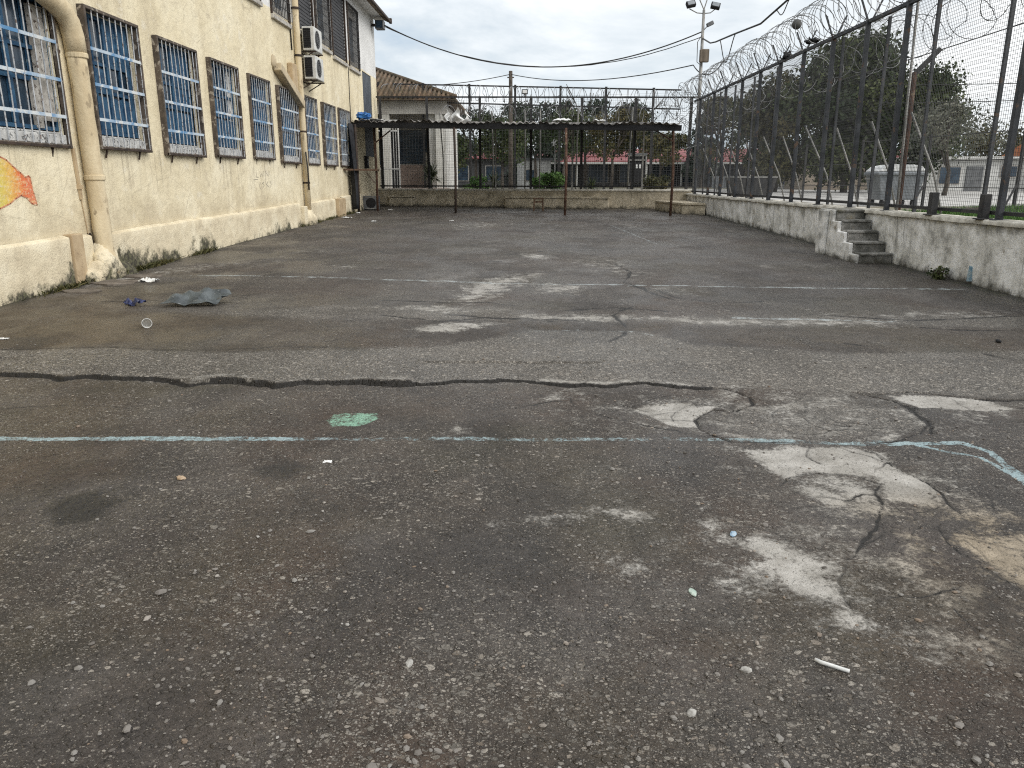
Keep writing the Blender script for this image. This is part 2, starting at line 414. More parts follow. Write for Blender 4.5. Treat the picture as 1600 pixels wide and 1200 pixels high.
paint_line('crack_and_shade', [(1450,662),(1440,676),(1400,689),(1340,694),(1240,690),(1150,690)], 0.014, 0.95, 0.4, 1.0, 0.008)
for ln, w in [([(1425,641),(1470,638),(1520,643),(1620,638)], 0.03), ([(1270,696),(1265,710),(1285,722)], 0.012),
              ([(1225,758),(1240,742),(1290,734),(1340,738),(1375,752),(1368,768),(1320,776),(1260,774),(1225,758)], 0.013),
              ([(1370,768),(1372,790),(1368,805),(1345,838),(1312,868),(1308,900),(1318,930),(1330,950)], 0.020),
              ([(1345,700),(1368,705),(1385,718),(1375,735)], 0.012), ([(1385,718),(1440,745),(1475,772),(1500,800)], 0.014),
              ([(1475,818),(1520,832),(1600,832)], 0.014), ([(1460,810),(1480,845),(1530,880),(1600,925)], 0.016),
              ([(800,640),(860,628),(920,622),(980,632),(1010,640)], 0.014), ([(890,620),(900,640),(950,652),(990,660),(1100,680)], 0.014),
              ([(990,632),(1030,620),(1100,615)], 0.013), ([(700,492),(780,498),(860,502)], 0.06), ([(600,493),(690,502),(760,497),(900,500)], 0.06),
              ([(1260,490),(1330,494),(1420,500),(1600,493)], 0.07), ([(1440,512),(1520,517),(1590,517)], 0.08),
              ([(600,470),(700,473),(760,472),(820,478)], 0.09), ([(880,484),(960,480),(1040,486)], 0.08), ([(1320,536),(1360,541)], 0.04),
              ([(1540,553),(1570,560),(1620,566)], 0.06), ([(800,398),(850,397),(900,403),(960,412),(985,425),(975,441),(1010,455),(1060,470)], 0.05),
              ([(0,545),(150,543),(300,548),(450,542),(560,547)], 0.02), ([(960,840),(1010,836)], 0.01), ([(0,640),(120,632),(210,637)], 0.01),
              ([(1508,956),(1540,985),(1575,1010),(1600,1022)], 0.010)]:
    paint_line('crack_and_shade', ln, w*0.72, 0.97, 0.45, 1.5, 0.006)
# small random crazing toward the right side
for i in range(60):
    x0 = random.gauss(1.9, 0.9); y0 = random.uniform(2.6, 5.7); a = random.uniform(0, 6.28); l = [(x0, y0)]
    for k in range(random.randint(3, 7)):
        a += random.uniform(-0.7, 0.7); x0 += 0.10*math.cos(a); y0 += 0.10*math.sin(a); l.append((x0, y0))
    paint_line('crack_and_shade', l, 0.007, 0.95, 0.5, 1.0, 0.003, world=True)
for i in range(30):
    x0 = random.uniform(-5.5, 5.8); y0 = random.uniform(9, 26); a = random.choice([0, 3.14])+random.uniform(-0.5, 0.5); l = [(x0, y0)]
    for k in range(random.randint(4, 9)):
        a += random.uniform(-0.6, 0.6); x0 += 0.35*math.cos(a); y0 += 0.35*math.sin(a); l.append((x0, y0))
    paint_line('crack_and_shade', l, 0.05, 0.93, 0.5, 1.0, 0.004, world=True)
# bare concrete where the asphalt has worn through
paint_poly('pale', [(985,638),(1010,630),(1060,629),(1120,633),(1112,642),(1092,655),(1098,668),(1060,668),(1020,655)], 1.0, 0.04, 1.3, -0.006)
paint_poly('pale', [(1385,618),(1420,617),(1540,625),(1596,640),(1560,645),(1500,641),(1440,641)], 1.0, 0.03, 1.0, -0.004)
paint_poly('pale', [(1150,690),(1210,688),(1400,690),(1450,664),(1420,640),(1400,640),(1425,660),(1400,676),(1300,684),(1200,682),(1130,672)], 0.75, 0.05, 1.0)
paint_poly('pale', [(1160,700),(1250,695),(1340,698),(1390,706),(1395,722),(1450,746),(1474,772),(1440,785),(1380,778),(1360,742),(1290,736),(1235,750),(1205,735)], 0.95, 0.06, 1.6, -0.004)
paint_poly('pale', [(1225,758),(1240,740),(1290,733),(1345,737),(1378,754),(1395,790),(1400,806),(1330,808),(1270,792)], 0.66, 0.07, 1.8)
paint_poly('pale', [(1110,825),(1190,832),(1240,835),(1300,872),(1320,910),(1335,948),(1370,958),(1418,985),(1390,1002),(1320,982),(1262,935),(1205,915),(1120,905),(1165,868)], 0.84, 0.08, 2.2, -0.003)
paint_poly('pale', [(770,812),(830,796),(900,778),(970,782),(1030,800),(1040,818),(930,814),(860,822)], 0.64, 0.14, 1.6)
paint_poly('pale', [(1475,822),(1520,833),(1620,830),(1640,960),(1585,905),(1530,880),(1490,850)], 0.80, 0.05, 1.0)
paint_poly('pale', [(1500,785),(1560,780),(1640,800),(1640,822),(1540,815)], 0.62, 0.08, 1.5)
paint_poly('pale', [(1380,820),(1420,815),(1465,838),(1470,865),(1430,872),(1390,850)], 0.62, 0.09, 1.6)
paint_poly('pale', [(1400,1010),(1450,1005),(1510,1040),(1500,1085),(1440,1050)], 0.5, 0.10, 1.8)
paint_poly('pale', [(1480,940),(1540,990),(1550,1030),(1500,1000)], 0.5, 0.08, 1.8)
paint_poly('pale', [(1330,870),(1380,900),(1370,935),(1330,915)], 0.45, 0.06, 1.8)
paint_poly('pale', [(690,672),(705,664),(722,668),(730,675),(705,678)], 0.85, 0.05, 1.8)
paint_poly('pale', [(640,514),(700,503),(790,505),(740,515),(680,522)], 0.75, 0.10, 1.5)
paint_poly('pale', [(800,490),(900,488),(1130,497),(1400,500),(1400,512),(1150,510),(980,503),(820,502)], 0.66, 0.16, 2.0)
paint_poly('pale', [(810,396),(850,398),(870,404),(830,405)], 0.8, 0.15, 1.5)
paint_poly('pale', [(800,615),(880,606),(1010,608),(1120,616),(1120,632),(1000,630),(860,640),(800,635)], 0.42, 0.12, 2.0)
paint_poly('pale', [(300,1150),(420,1130),(470,1010),(640,900),(760,900),(820,960),(700,1050),(560,1100)], 0.10, 0.25, 2.0)
paint_poly('pale', [(430,385),(500,386),(590,387),(600,395),(480,396)], 0.30, 0.3, 2.0)
paint_poly('pale', [(685,474),(715,448),(780,430),(850,424),(800,455),(745,476)], 0.72, 0.25, 2.0)
paint_poly('pale', [(820,444),(880,440),(940,450),(900,462),(830,460)], 0.62, 0.22, 2.0)
paint_poly('pale', [(985,440),(1060,448),(1150,470),(1060,462),(1000,455)], 0.50, 0.25, 2.0)
paint_poly('pale', [(930,345),(1010,352),(1060,365),(985,362)], 0.5, 0.6, 2.0)
paint_poly('pale', [(640,350),(760,343),(860,350),(740,362)], 0.45, 0.8, 2.0)
paint_poly('pale', [(460,410),(560,412),(640,420),(520,422)], 0.45, 0.3, 2.0)
paint_poly('pale', [(540,480),(680,474),(800,486),(690,492)], 0.55, 0.12, 2.0)
paint_poly('pale', [(1200,480),(1350,488),(1600,480),(1600,500),(1300,500)], 0.45, 0.14, 2.0)
paint_poly('pale', [(940,350),(990,352),(1000,360),(950,360)], 0.35, 0.5, 2.0)
paint_poly('pale', [(700,600),(680,560),(760,520),(800,525),(740,570)], 0.25, 0.25, 2.0)
paint_poly('pale', [(880,410),(960,400),(1050,430),(1000,440),(920,430)], 0.48, 0.4, 2.0)
paint_poly('pale', [(100,445),(160,432),(230,430),(215,444),(130,450)], 0.5, 0.12, 1.5)
paint_poly('pale', [(190,428),(300,412),(390,405),(380,415),(260,432)], 0.45, 0.2, 1.5)
paint_poly('pale', [(1000,770),(1250,800),(1480,830),(1700,900),(1700,1150),(1480,1090),(1330,1010),(1150,960),(1020,870)], 0.44, 0.22, 2.0)
paint_poly('pale', [(1120,690),(1480,700),(1640,780),(1640,900),(1300,850),(1150,770)], 0.40, 0.16, 2.0)
paint_poly('pale', [(780,640),(1000,610),(1640,620),(1640,690),(1000,690)], 0.36, 0.12, 2.0)
paint_poly('pale', [(930,850),(1080,850),(1120,930),(960,960),(880,920)], 0.40, 0.14, 2.0)
paint_poly('pale', [(500,1000),(800,880),(1000,960),(1000,1200),(450,1250)], 0.20, 0.3, 2.0)
paint_poly('pale', [(1000,640),(1130,600),(1340,606),(1400,640),(1120,650)], 0.45, 0.08, 2.0)
paint_poly('pale', [(1085,655),(1120,640),(1280,618),(1420,640),(1452,664),(1400,688),(1200,692),(1110,680)], 0.38, 0.06, 1.5)
paint_poly('pale', [(850,345),(1150,350),(1250,430),(700,440),(560,390)], 0.24, 1.2, 2.0)
# coarse gravelly strips
paint_poly('coarse', [(-300,546),(150,545),(300,550),(560,548),(700,540),(830,515),(1000,518),(1100,540),(1300,552),(1800,545),(1800,625),(1400,614),(1130,606),(900,599),(640,601),(430,604),(300,598),(0,586),(-300,584)], 1.0, 0.08, 2.0)
paint_poly('coarse', [(350,490),(520,478),(800,480),(900,500),(700,499),(450,497)], 0.8, 0.15, 2.0)
paint_poly('coarse', [(950,500),(1260,495),(1600,494),(1600,512),(1300,510),(1100,508)], 0.8, 0.15, 2.0)
paint_poly('coarse', [(1110,650),(1280,622),(1420,645),(1440,670),(1300,684),(1130,672)], 0.9, 0.08, 1.5)
paint_poly('coarse', [(640,1000),(760,900),(900,980),(760,1130),(600,1150)], 0.35, 0.3, 2.0)
# damp and muddy areas
paint_poly('mud', [(-200,500),(60,480),(300,490),(390,500),(330,530),(150,543),(-200,545)], 1.0, 0.25, 2.0)
paint_poly('mud', [(-100,470),(90,455),(240,445),(330,470),(180,485),(-100,500)], 0.5, 0.25, 2.0)
paint_poly('mud', [(390,500),(800,506),(830,516),(700,538),(560,546),(330,545)], 0.45, 0.15, 1.5)
paint_poly('mud', [(1060,512),(1640,512),(1640,540),(1300,548),(1100,535)], 0.50, 0.15, 1.5)
paint_poly('mud', [(810,506),(1045,508),(1045,519),(825,517)], 0.85, 0.12, 1.5)
paint_poly('wet', [(330,436),(640,442),(690,465),(520,474),(360,470)], 0.22, 0.4, 1.5)
paint_poly('wet', [(1040,452),(1500,458),(1600,480),(1200,478)], 0.20, 0.4, 1.5)
paint_poly('wet', [(85,800),(100,780),(150,770),(190,785),(150,815),(100,820)], 1.0, 0.10, 1.5)
paint_poly('wet', [(390,735),(430,712),(480,730),(440,750)], 0.75, 0.16, 1.5)
paint_poly('wet', [(200,810),(500,740),(700,800),(420,860)], 0.35, 0.35, 2.0)
paint_poly('wet', [(700,760),(820,720),(1000,760),(900,790)], 0.25, 0.3, 2.0)
paint_poly('wet', [(1540,870),(1640,960),(1640,1060),(1500,940)], 0.5, 0.2, 2.0)
paint_poly('wet', [(1250,1020),(1420,1060),(1380,1150),(1230,1100)], 0.4, 0.3, 2.0)
# court paint
paint_line('cyan', [(-200,684),(0,685),(300,686),(470,686)], 0.075, 0.95, 0.25, 0.3)
paint_line('cyan', [(470,686),(760,684),(1000,685),(1130,686)], 0.07, 0.72, 0.25, 0.3)
paint_line('cyan', [(1130,686),(1250,689),(1400,692)], 0.10, 0.80, 0.3, 0.5)
paint_line('cyan', [(1400,692),(1500,692),(1545,705),(1590,738),(1640,790)], 0.062, 0.95, 0.3, 0.4)
paint_line('cyan', [(1420,691),(1480,705),(1530,713),(1575,735),(1620,765)], 0.05, 0.95, 0.3, 0.4)
paint_line('cyan', [(700,440),(860,446),(1000,448)], 0.09, 0.55, 0.4, 0.6)
paint_line('cyan', [(820,500),(900,501),(1060,500)], 0.16, 0.5, 0.5, 0.8)
paint_line('cyan', [(720,505),(900,491),(1050,492)], 0.10, 0.35, 0.5, 0.8)
paint_line('white', [(300,430),(520,434),(800,443),(1150,448),(1500,452)], 0.12, 0.80, 0.5, 0.4)
paint_line('white', [(1150,497),(1260,499),(1400,503)], 0.12, 0.7, 0.4, 1.0)
paint_line('white', [(820,518),(900,515),(990,519),(1020,524)], 0.04, 0.6, 0.4, 0.6)
paint_line('white', [(955,352),(1025,381)], 0.07, 0.6, 0.3, 0.3)
paint_line('white', [(400,383),(470,358),(545,343)], 0.06, 0.4, 0.4, 0.3)
paint_line('white', [(700,341),(900,345),(1150,349)], 0.10, 0.25, 0.4, 0.5)
paint_line('white', [(830,337),(700,352)], 0.07, 0.22, 0.4, 0.5)
R, sd = paint_poly('green', [(505,658),(520,648),(550,643),(590,645),(594,655),(575,664),(545,668),(515,667)], 0.95, 0.035, 0.5)
# overall relief
EDGE = np.exp(-((GX+6.45)/0.35)**2)+np.exp(-((GX-6.30)/0.25)**2)
ATT['rim'] = np.clip(EDGE, 0, 1)
near = 1-sstep(GY, 7, 12)
DZ += 0.020*(fbm(GX, GY, 0.5, 3, 41)-0.5)+0.012*(fbm(GX, GY, 2.2, 3, 42)-0.5)
DZ += near*0.0050*(fbm(GX, GY, 14, 3, 43)-0.5)*(1-0.6*np.clip(ATT['pale'], 0, 1))
DZ += near*0.0045*(vnoise(GX*62, GY*62, 9)-0.5)*(1+1.0*ATT['coarse'])*(1-0.75*np.clip(ATT['pale'], 0, 1))*(1-0.6*ATT['mud'])
GZ = SL*GY+DZ
def yard():
    ny, nx = GX.shape
    co = np.stack([GX, GY, GZ], -1).reshape(-1, 3).astype(np.float32)
    idx = np.arange(ny*nx).reshape(ny, nx)
    q = np.stack([idx[:-1,:-1], idx[:-1,1:], idx[1:,1:], idx[1:,:-1]], -1).reshape(-1, 4)
    me = bpy.data.meshes.new('ground')
    me.vertices.add(len(co)); me.vertices.foreach_set('co', co.ravel())
    me.loops.add(q.size); me.loops.foreach_set('vertex_index', q.ravel().astype(np.int32))
    me.polygons.add(len(q)); me.polygons.foreach_set('loop_start', np.arange(0, q.size, 4, dtype=np.int32))
    me.polygons.foreach_set('use_smooth', np.ones(len(q), bool))
    me.update(calc_edges=True)
    for k, a in ATT.items():
        at = me.attributes.new(k, 'FLOAT', 'POINT'); at.data.foreach_set('value', a.ravel().astype(np.float32))
    return me
def ground_mat():
    m = NT('worn asphalt')
    xyz = m.xyz()
    A = {k: m.attr(k).outputs['Fac'] for k in ATT}
    def sn(sc, det, rough, loc=(0,0,0), k=1.0, vec=(1,1,1)):
        """signed noise with its contrast stretched to about -k..k"""
        return m.ma('MULTIPLY_ADD', m.noise(sc, det, rough, vec=m.scale(vec, loc)), 3.2*k, -1.6*k)
    n_big = m.noise(0.42, 4, 0.55); n_mid = m.noise(1.9, 6, 0.6, dist=0.4); n_fine = m.noise(28, 5, 0.7); n_micro = m.noise(190, 3, 0.7)
    n_patch = m.noise(0.8, 5, 0.6, vec=m.scale((1, 0.8, 1), (7.3, 1.1, 0)))
    brk = m.ma('ADD', sn(5.5, 8, 0.72, (3,1,0), 0.55), sn(42, 5, 0.75, (0,4,0), 0.34))
    brk2 = m.ma('ADD', sn(17, 6, 0.75, (8,1,0), 0.55), sn(60, 4, 0.75, (0,4,0), 0.60))
    c = m.ramp(n_mid, [(0.28, (0.026,0.022,0.019)), (0.46, (0.046,0.038,0.032)), (0.60, (0.066,0.055,0.046)), (0.78, (0.105,0.090,0.076))])
    c = m.mix(m.ma('MULTIPLY', m.step(n_patch, 0.42, 0.62), 0.62), c, (0.066,0.044,0.031))      # brown earth film
    c = m.mix(m.ma('MULTIPLY', m.step(n_big, 0.46, 0.62), 0.60), c, (0.060,0.056,0.036))      # olive algae
    c = m.mix(m.ma('MULTIPLY', m.step(m.noise(0.75, 4, 0.5, vec=m.scale((1,1,1), (2.2,9.1,0))), 0.48, 0.64), 0.60), c, (0.092,0.088,0.088))
    c = m.mix(m.ma('MULTIPLY', A['mud'], 0.85), c, (0.074,0.055,0.034))
    far = m.step(xyz['Y'], 6.5, 13.0)
    c = m.mix(m.ma('MULTIPLY', far, 0.40), c, (0.092,0.084,0.079))
    scuff = m.step(m.ma('ADD', m.noise(0.9, 7, 0.7, vec=m.scale((0.8,0.35,1), (4,4,0))), m.ma('MULTIPLY', brk2, 0.06)), 0.56, 0.66)
    c = m.mix(m.ma('MULTIPLY', m.ma('MULTIPLY', scuff, far), 0.72), c, (0.205,0.198,0.192))
    darks = m.step(m.noise(0.7, 6, 0.65, vec=m.scale((0.9,0.5,1), (14,4,0))), 0.49, 0.60)
    c = m.mix(m.ma('MULTIPLY', darks, 0.62), c, (0.036,0.032,0.030))
    c = m.mix(m.ma('MULTIPLY', A['coarse'], 0.75), c, (0.082,0.078,0.071))
    # grain: light and dark grit at several scales
    g1 = m.ma('MULTIPLY_ADD', sn(7, 6, 0.75, (1,7,0)), 0.55, 1.0); g2 = m.ma('MULTIPLY_ADD', sn(38, 5, 0.8, (5,7,0)), 0.70, 1.0); g3 = m.ma('MULTIPLY_ADD', sn(240, 2, 0.8, (5,2,0)), 0.55, 1.0)
    gg = m.ma('MAXIMUM', m.ma('MULTIPLY', m.ma('MULTIPLY', m.ma('MAXIMUM', g1, 0.3), m.ma('MAXIMUM', g2, 0.25)), g3), 0.14)
    cg = m.N('ShaderNodeVectorMath', operation='SCALE'); m.L(c, cg.inputs[0]); m.L(gg, cg.inputs['Scale']); c = cg.outputs[0]
    # embedded aggregate of three sizes
    dens = m.noise(1.1, 4, 0.6, vec=m.scale((1,1,1), (4.0,3.0,0)))
    heights = []
    for sc, thr, lo, hi, am in ((30, 1.02, (0.10,0.094,0.084), (0.42,0.40,0.365), 0.92), (54, 0.74, (0.09,0.085,0.076), (0.40,0.38,0.345), 0.92), (105, 0.54, (0.09,0.085,0.077), (0.40,0.38,0.35), 0.92), (215, 0.42, (0.08,0.075,0.068), (0.36,0.345,0.315), 0.88)):
        wv = m.N('ShaderNodeVectorMath', operation='MULTIPLY_ADD')
        nc = m.N('ShaderNodeTexNoise'); nc.inputs['Scale'].default_value = sc*0.8; nc.inputs['Detail'].default_value = 2; m.L(m.pos, nc.inputs['Vector'])
        m.L(nc.outputs['Color'], wv.inputs[0]); wv.inputs[1].default_value = (0.9/sc, 0.9/sc, 0); m.L(m.pos, wv.inputs[2])
        flat = m.N('ShaderNodeVectorMath', operation='MULTIPLY'); m.L(wv.outputs[0], flat.inputs[0]); flat.inputs[1].default_value = (0.8, 1, 0)
        v = m.voro(sc, vec=flat.outputs[0]); sp = m.N('ShaderNodeSeparateXYZ'); m.L(v.outputs['Color'], sp.inputs[0])
        sel = m.ma('ADD', sp.outputs[0], m.ma('MULTIPLY_ADD', dens, 2.2, -1.12))
        sel = m.ma('ADD', sel, m.ma('MULTIPLY_ADD', A['coarse'], 0.46 if sc < 40 else 0.36, m.ma('MULTIPLY', A['mud'], -0.4)))
        sel = m.ma('ADD', sel, m.ma('MULTIPLY', far, -0.12))
        size = m.ma('MULTIPLY_ADD', sp.outputs[2], 0.26, 0.24)
        blob = m.step(m.ma('SUBTRACT', size, v.outputs['Distance']), -0.02, 0.09)
        msk = m.ma('MULTIPLY', blob, m.step(sel, thr-0.02, thr+0.02))
        pc = m.mix(m.ma('POWER', sp.outputs[1], m.ma('MULTIPLY_ADD', A['coarse'], -0.7, 1.5)), lo, hi)
        pc = m.mix(m.ma('MULTIPLY', A['coarse'], 0.4), pc, (0.42,0.41,0.385))
        tint = m.ma('FRACT', m.ma('MULTIPLY', sp.outputs[1], 7.3))
        pc = m.mix(m.ma('MULTIPLY', m.step(tint, 0.7, 0.95), 0.5), pc, (0.17,0.13,0.095))
        c = m.mix(m.ma('MULTIPLY', msk, am), c, pc)
        heights.append((blob, 60.0/sc))
    c = m.mix(1.0, c, (0.96,0.92,0.875), 'MULTIPLY')
    # bare concrete
    pn = m.ma('ADD', A['pale'], m.ma('MULTIPLY', brk, m.ma('MULTIPLY_ADD', m.step(A['pale'], 0.55, 1.0), -0.08, 1.0)))
    pmask = m.ma('MULTIPLY', m.step(pn, 0.34, 0.72), m.step(A['pale'], 0.02, 0.15))
    pc = m.ramp(m.noise(5, 8, 0.72), [(0.32, (0.24,0.225,0.20)), (0.5, (0.38,0.362,0.33)), (0.66, (0.52,0.50,0.465))])
    pc = m.mix(m.ma('MULTIPLY', m.step(brk2, 0.25, 0.8), 0.6), pc, (0.13,0.12,0.105))
    pc = m.mix(m.ma('MULTIPLY', m.step(brk2, -0.35, -0.9), 0.5), pc, (0.58,0.565,0.53))
    sandy = m.ma('MULTIPLY', m.step(xyz['X'], 1.2, 2.0), m.step(m.ma('MULTIPLY', xyz['Y'], -1), -3.8, -3.3))
    pc = m.mix(m.ma('MULTIPLY', sandy, 0.9), pc, m.mix(1.0, pc, (0.86,0.74,0.58), 'MULTIPLY'))
    c = m.mix(m.ma('MULTIPLY', pmask, 0.90), c, pc)
    # paint, worn to the tops of the stones
    wear2 = m.noise(6, 5, 0.65)
    for k, col, b in (('cyan', (0.33,0.54,0.60), -0.20), ('white', (0.46,0.48,0.48), -0.06), ('green', (0.25,0.52,0.37), -0.25)):
        q = m.ma('ADD', A[k], m.ma('ADD', m.ma('MULTIPLY', brk2, 0.62), m.ma('MULTIPLY_ADD', wear2, 1.5, -0.78+b)))
        q = m.ma('MULTIPLY', m.step(q, 0.40, 0.80), m.step(A[k], 0.03, 0.25))
        c = m.mix(m.ma('MULTIPLY', q, 0.85), c, m.mix(wear2, col, (0.46,0.53,0.54)) if k != 'green' else m.mix(m.step(brk2, -0.5, 0.5), (0.20,0.42,0.30), (0.36,0.62,0.47)))
    # damp, cracks with the painted shade of the lip, moss along the walls
    c = m.mix(m.ma('MULTIPLY', m.step(m.ma('ADD', A['wet'], m.ma('MULTIPLY', brk, 0.40)), 0.15, 0.75), 0.85), c, (0.011,0.0105,0.010))
    ck = m.ma('ADD', A['crack_and_shade'], m.ma('MULTIPLY', m.ma('ADD', brk, brk2), 0.10))
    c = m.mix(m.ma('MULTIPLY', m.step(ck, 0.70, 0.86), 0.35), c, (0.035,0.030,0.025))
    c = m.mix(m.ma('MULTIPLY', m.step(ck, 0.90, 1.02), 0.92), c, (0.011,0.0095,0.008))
    rimm = m.step(m.ma('ADD', A['rim'], m.ma('MULTIPLY', brk, 0.6)), 0.35, 0.9)
    c = m.mix(m.ma('MULTIPLY', rimm, 0.75), c, m.mix(m.step(m.noise(11, 4), 0.45, 0.6), (0.022,0.020,0.016), (0.035,0.040,0.018)))
    m.base(c)
    r = m.ma('MULTIPLY_ADD', m.step(m.noise(0.9, 5, 0.6, vec=m.scale((1,0.7,1), (11,3,0))), 0.42, 0.58), 0.30, 0.34)
    r = m.ma('SUBTRACT', r, m.ma('MULTIPLY', A['mud'], 0.14)); r = m.ma('SUBTRACT', r, m.ma('MULTIPLY', A['wet'], 0.10))
    r = m.ma('ADD', r, m.ma('MULTIPLY', pmask, 0.2))
    m.rough(r); m.b.inputs['Specular IOR Level'].default_value = 0.40
    h = m.ma('MULTIPLY', n_fine, 1.2)
    for b, k in heights: h = m.ma('ADD', h, m.ma('MULTIPLY', b, 0.6*k))
    h = m.ma('ADD', h, m.ma('MULTIPLY', n_micro, 0.7))
    h = m.ma('MULTIPLY', h, m.ma('MULTIPLY_ADD', pmask, -0.5, 1.0))
    m.bump(h, 0.9, 0.010)
    return m.mat
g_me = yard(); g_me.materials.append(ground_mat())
g_ob = bpy.data.objects.new('ground', g_me); COL.objects.link(g_ob)
tag(g_ob, 'cracked brown grey asphalt yard with worn court lines and concrete patches', 'ground', kind='structure')

# ------------------------------------------------------------------ terrain outside the yard, road and grass
TZ = 0.88
def terrain_mat():
    m = NT('dusty outer ground')
    c = m.ramp(m.noise(0.25, 6, 0.6), [(0.35, (0.10,0.105,0.055)), (0.5, (0.16,0.145,0.10)), (0.65, (0.24,0.22,0.18))])
    c = m.mix(m.step(m.noise(9, 5, 0.7), 0.5, 0.7), c, (0.09,0.085,0.06)); q = m.xyz(); c = m.mix(m.ma('MULTIPLY', m.step(q['X'], 6.8, 8.0), m.ma('MULTIPLY', m.step(m.ma('MULTIPLY', q['X'], -1), -18, -15), m.step(m.ma('MULTIPLY', q['Y'], -1), -20, -17))), c, (0.05,0.075,0.025)); m.base(c); m.rough(0.95)
    m.bump(m.noise(12, 5), 0.4, 0.03); return m.mat
mb = MB(); inn = [(-6.60,-4.0),(6.60,-4.0),(6.60,31.1),(-6.60,34.5)]; out = [(-420,-420),(420,-420),(420,900),(-420,900)]
for i in range(4):
    j = (i+1) % 4
    mb.add([(*out[i], TZ), (*out[j], TZ), (*inn[j], TZ), (*inn[i], TZ)], [(0,1,2,3)])
tag(mb.build('terrain', terrain_mat()), 'dusty earth and scrub ground outside the yard walls', 'ground', kind='structure')
def road_mat():
    m = NT('pale concrete road')
    c = m.ramp(m.noise(0.5, 6, 0.6), [(0.3, (0.36,0.35,0.33)), (0.7, (0.50,0.49,0.465))])
    c = m.mix(m.step(m.noise(6, 6, 0.7), 0.55, 0.75), c, (0.28,0.27,0.25)); m.base(c); m.rough(0.85); m.bump(m.noise(40, 4), 0.2, 0.01); return m.mat
mb = MB(); rz_ = TZ+0.004
mb.add([(-40,41.5,rz_),(9.0,41.5,rz_),(9.0,21.6,rz_),(16,21.9,rz_),(70,23.0,rz_),(90,56,rz_),(30,60,rz_),(-40,63,rz_)], [(0,1,2,3,4,5,6,7)])
mb.f = [(0,1,6,7),(1,2,3,4),(1,4,5,6)]; mb.m = [0,0,0]
tag(mb.build('road', road_mat()), 'pale concrete service road beyond the fences', 'road', kind='structure')
def blades(n, xr, yr, hr, z, name, mat, label, cat, mask=None):
    v = []; f = []; rn = []
    k = 0
    while k < n:
        x = random.uniform(*xr); y = random.uniform(*yr)
        if mask and not mask(x, y): continue
        h = random.uniform(*hr); a = random.uniform(0, 6.28); w = random.uniform(0.006, 0.014); lx, ly = random.gauss(0, h*0.35), random.gauss(0, h*0.35)
        o = len(v); dx, dy = math.cos(a)*w, math.sin(a)*w
        v += [(x-dx,y-dy,z),(x+dx,y+dy,z),(x+lx*0.5+dx*0.6,y+ly*0.5+dy*0.6,z+h*0.6),(x+lx*0.5-dx*0.6,y+ly*0.5-dy*0.6,z+h*0.6),(x+lx,y+ly,z+h)]
        f += [(o,o+1,o+2,o+3),(o+3,o+2,o+4)]; q = random.random(); rn += [q, q]; k += 1
    me = bpy.data.meshes.new(name); me.from_pydata(v, [], f); me.materials.append(mat)
    at = me.attributes.new('rnd', 'FLOAT', 'FACE'); at.data.foreach_set('value', rn)
    o = bpy.data.objects.new(name, me); COL.objects.link(o)
    return tag(o, label, cat, kind='stuff')
blades(60000, (7.0, 15.5), (9.0, 21.5), (0.07, 0.22), TZ-0.01, 'grass', MT['leaf_bright'], 'green grass verge beyond the right fence', 'grass',
       mask=lambda x, y: (fbm(np.array(x), np.array(y), 0.9, 3, 5) > 0.36) and y < 15.2+0.75*(x-7.0))

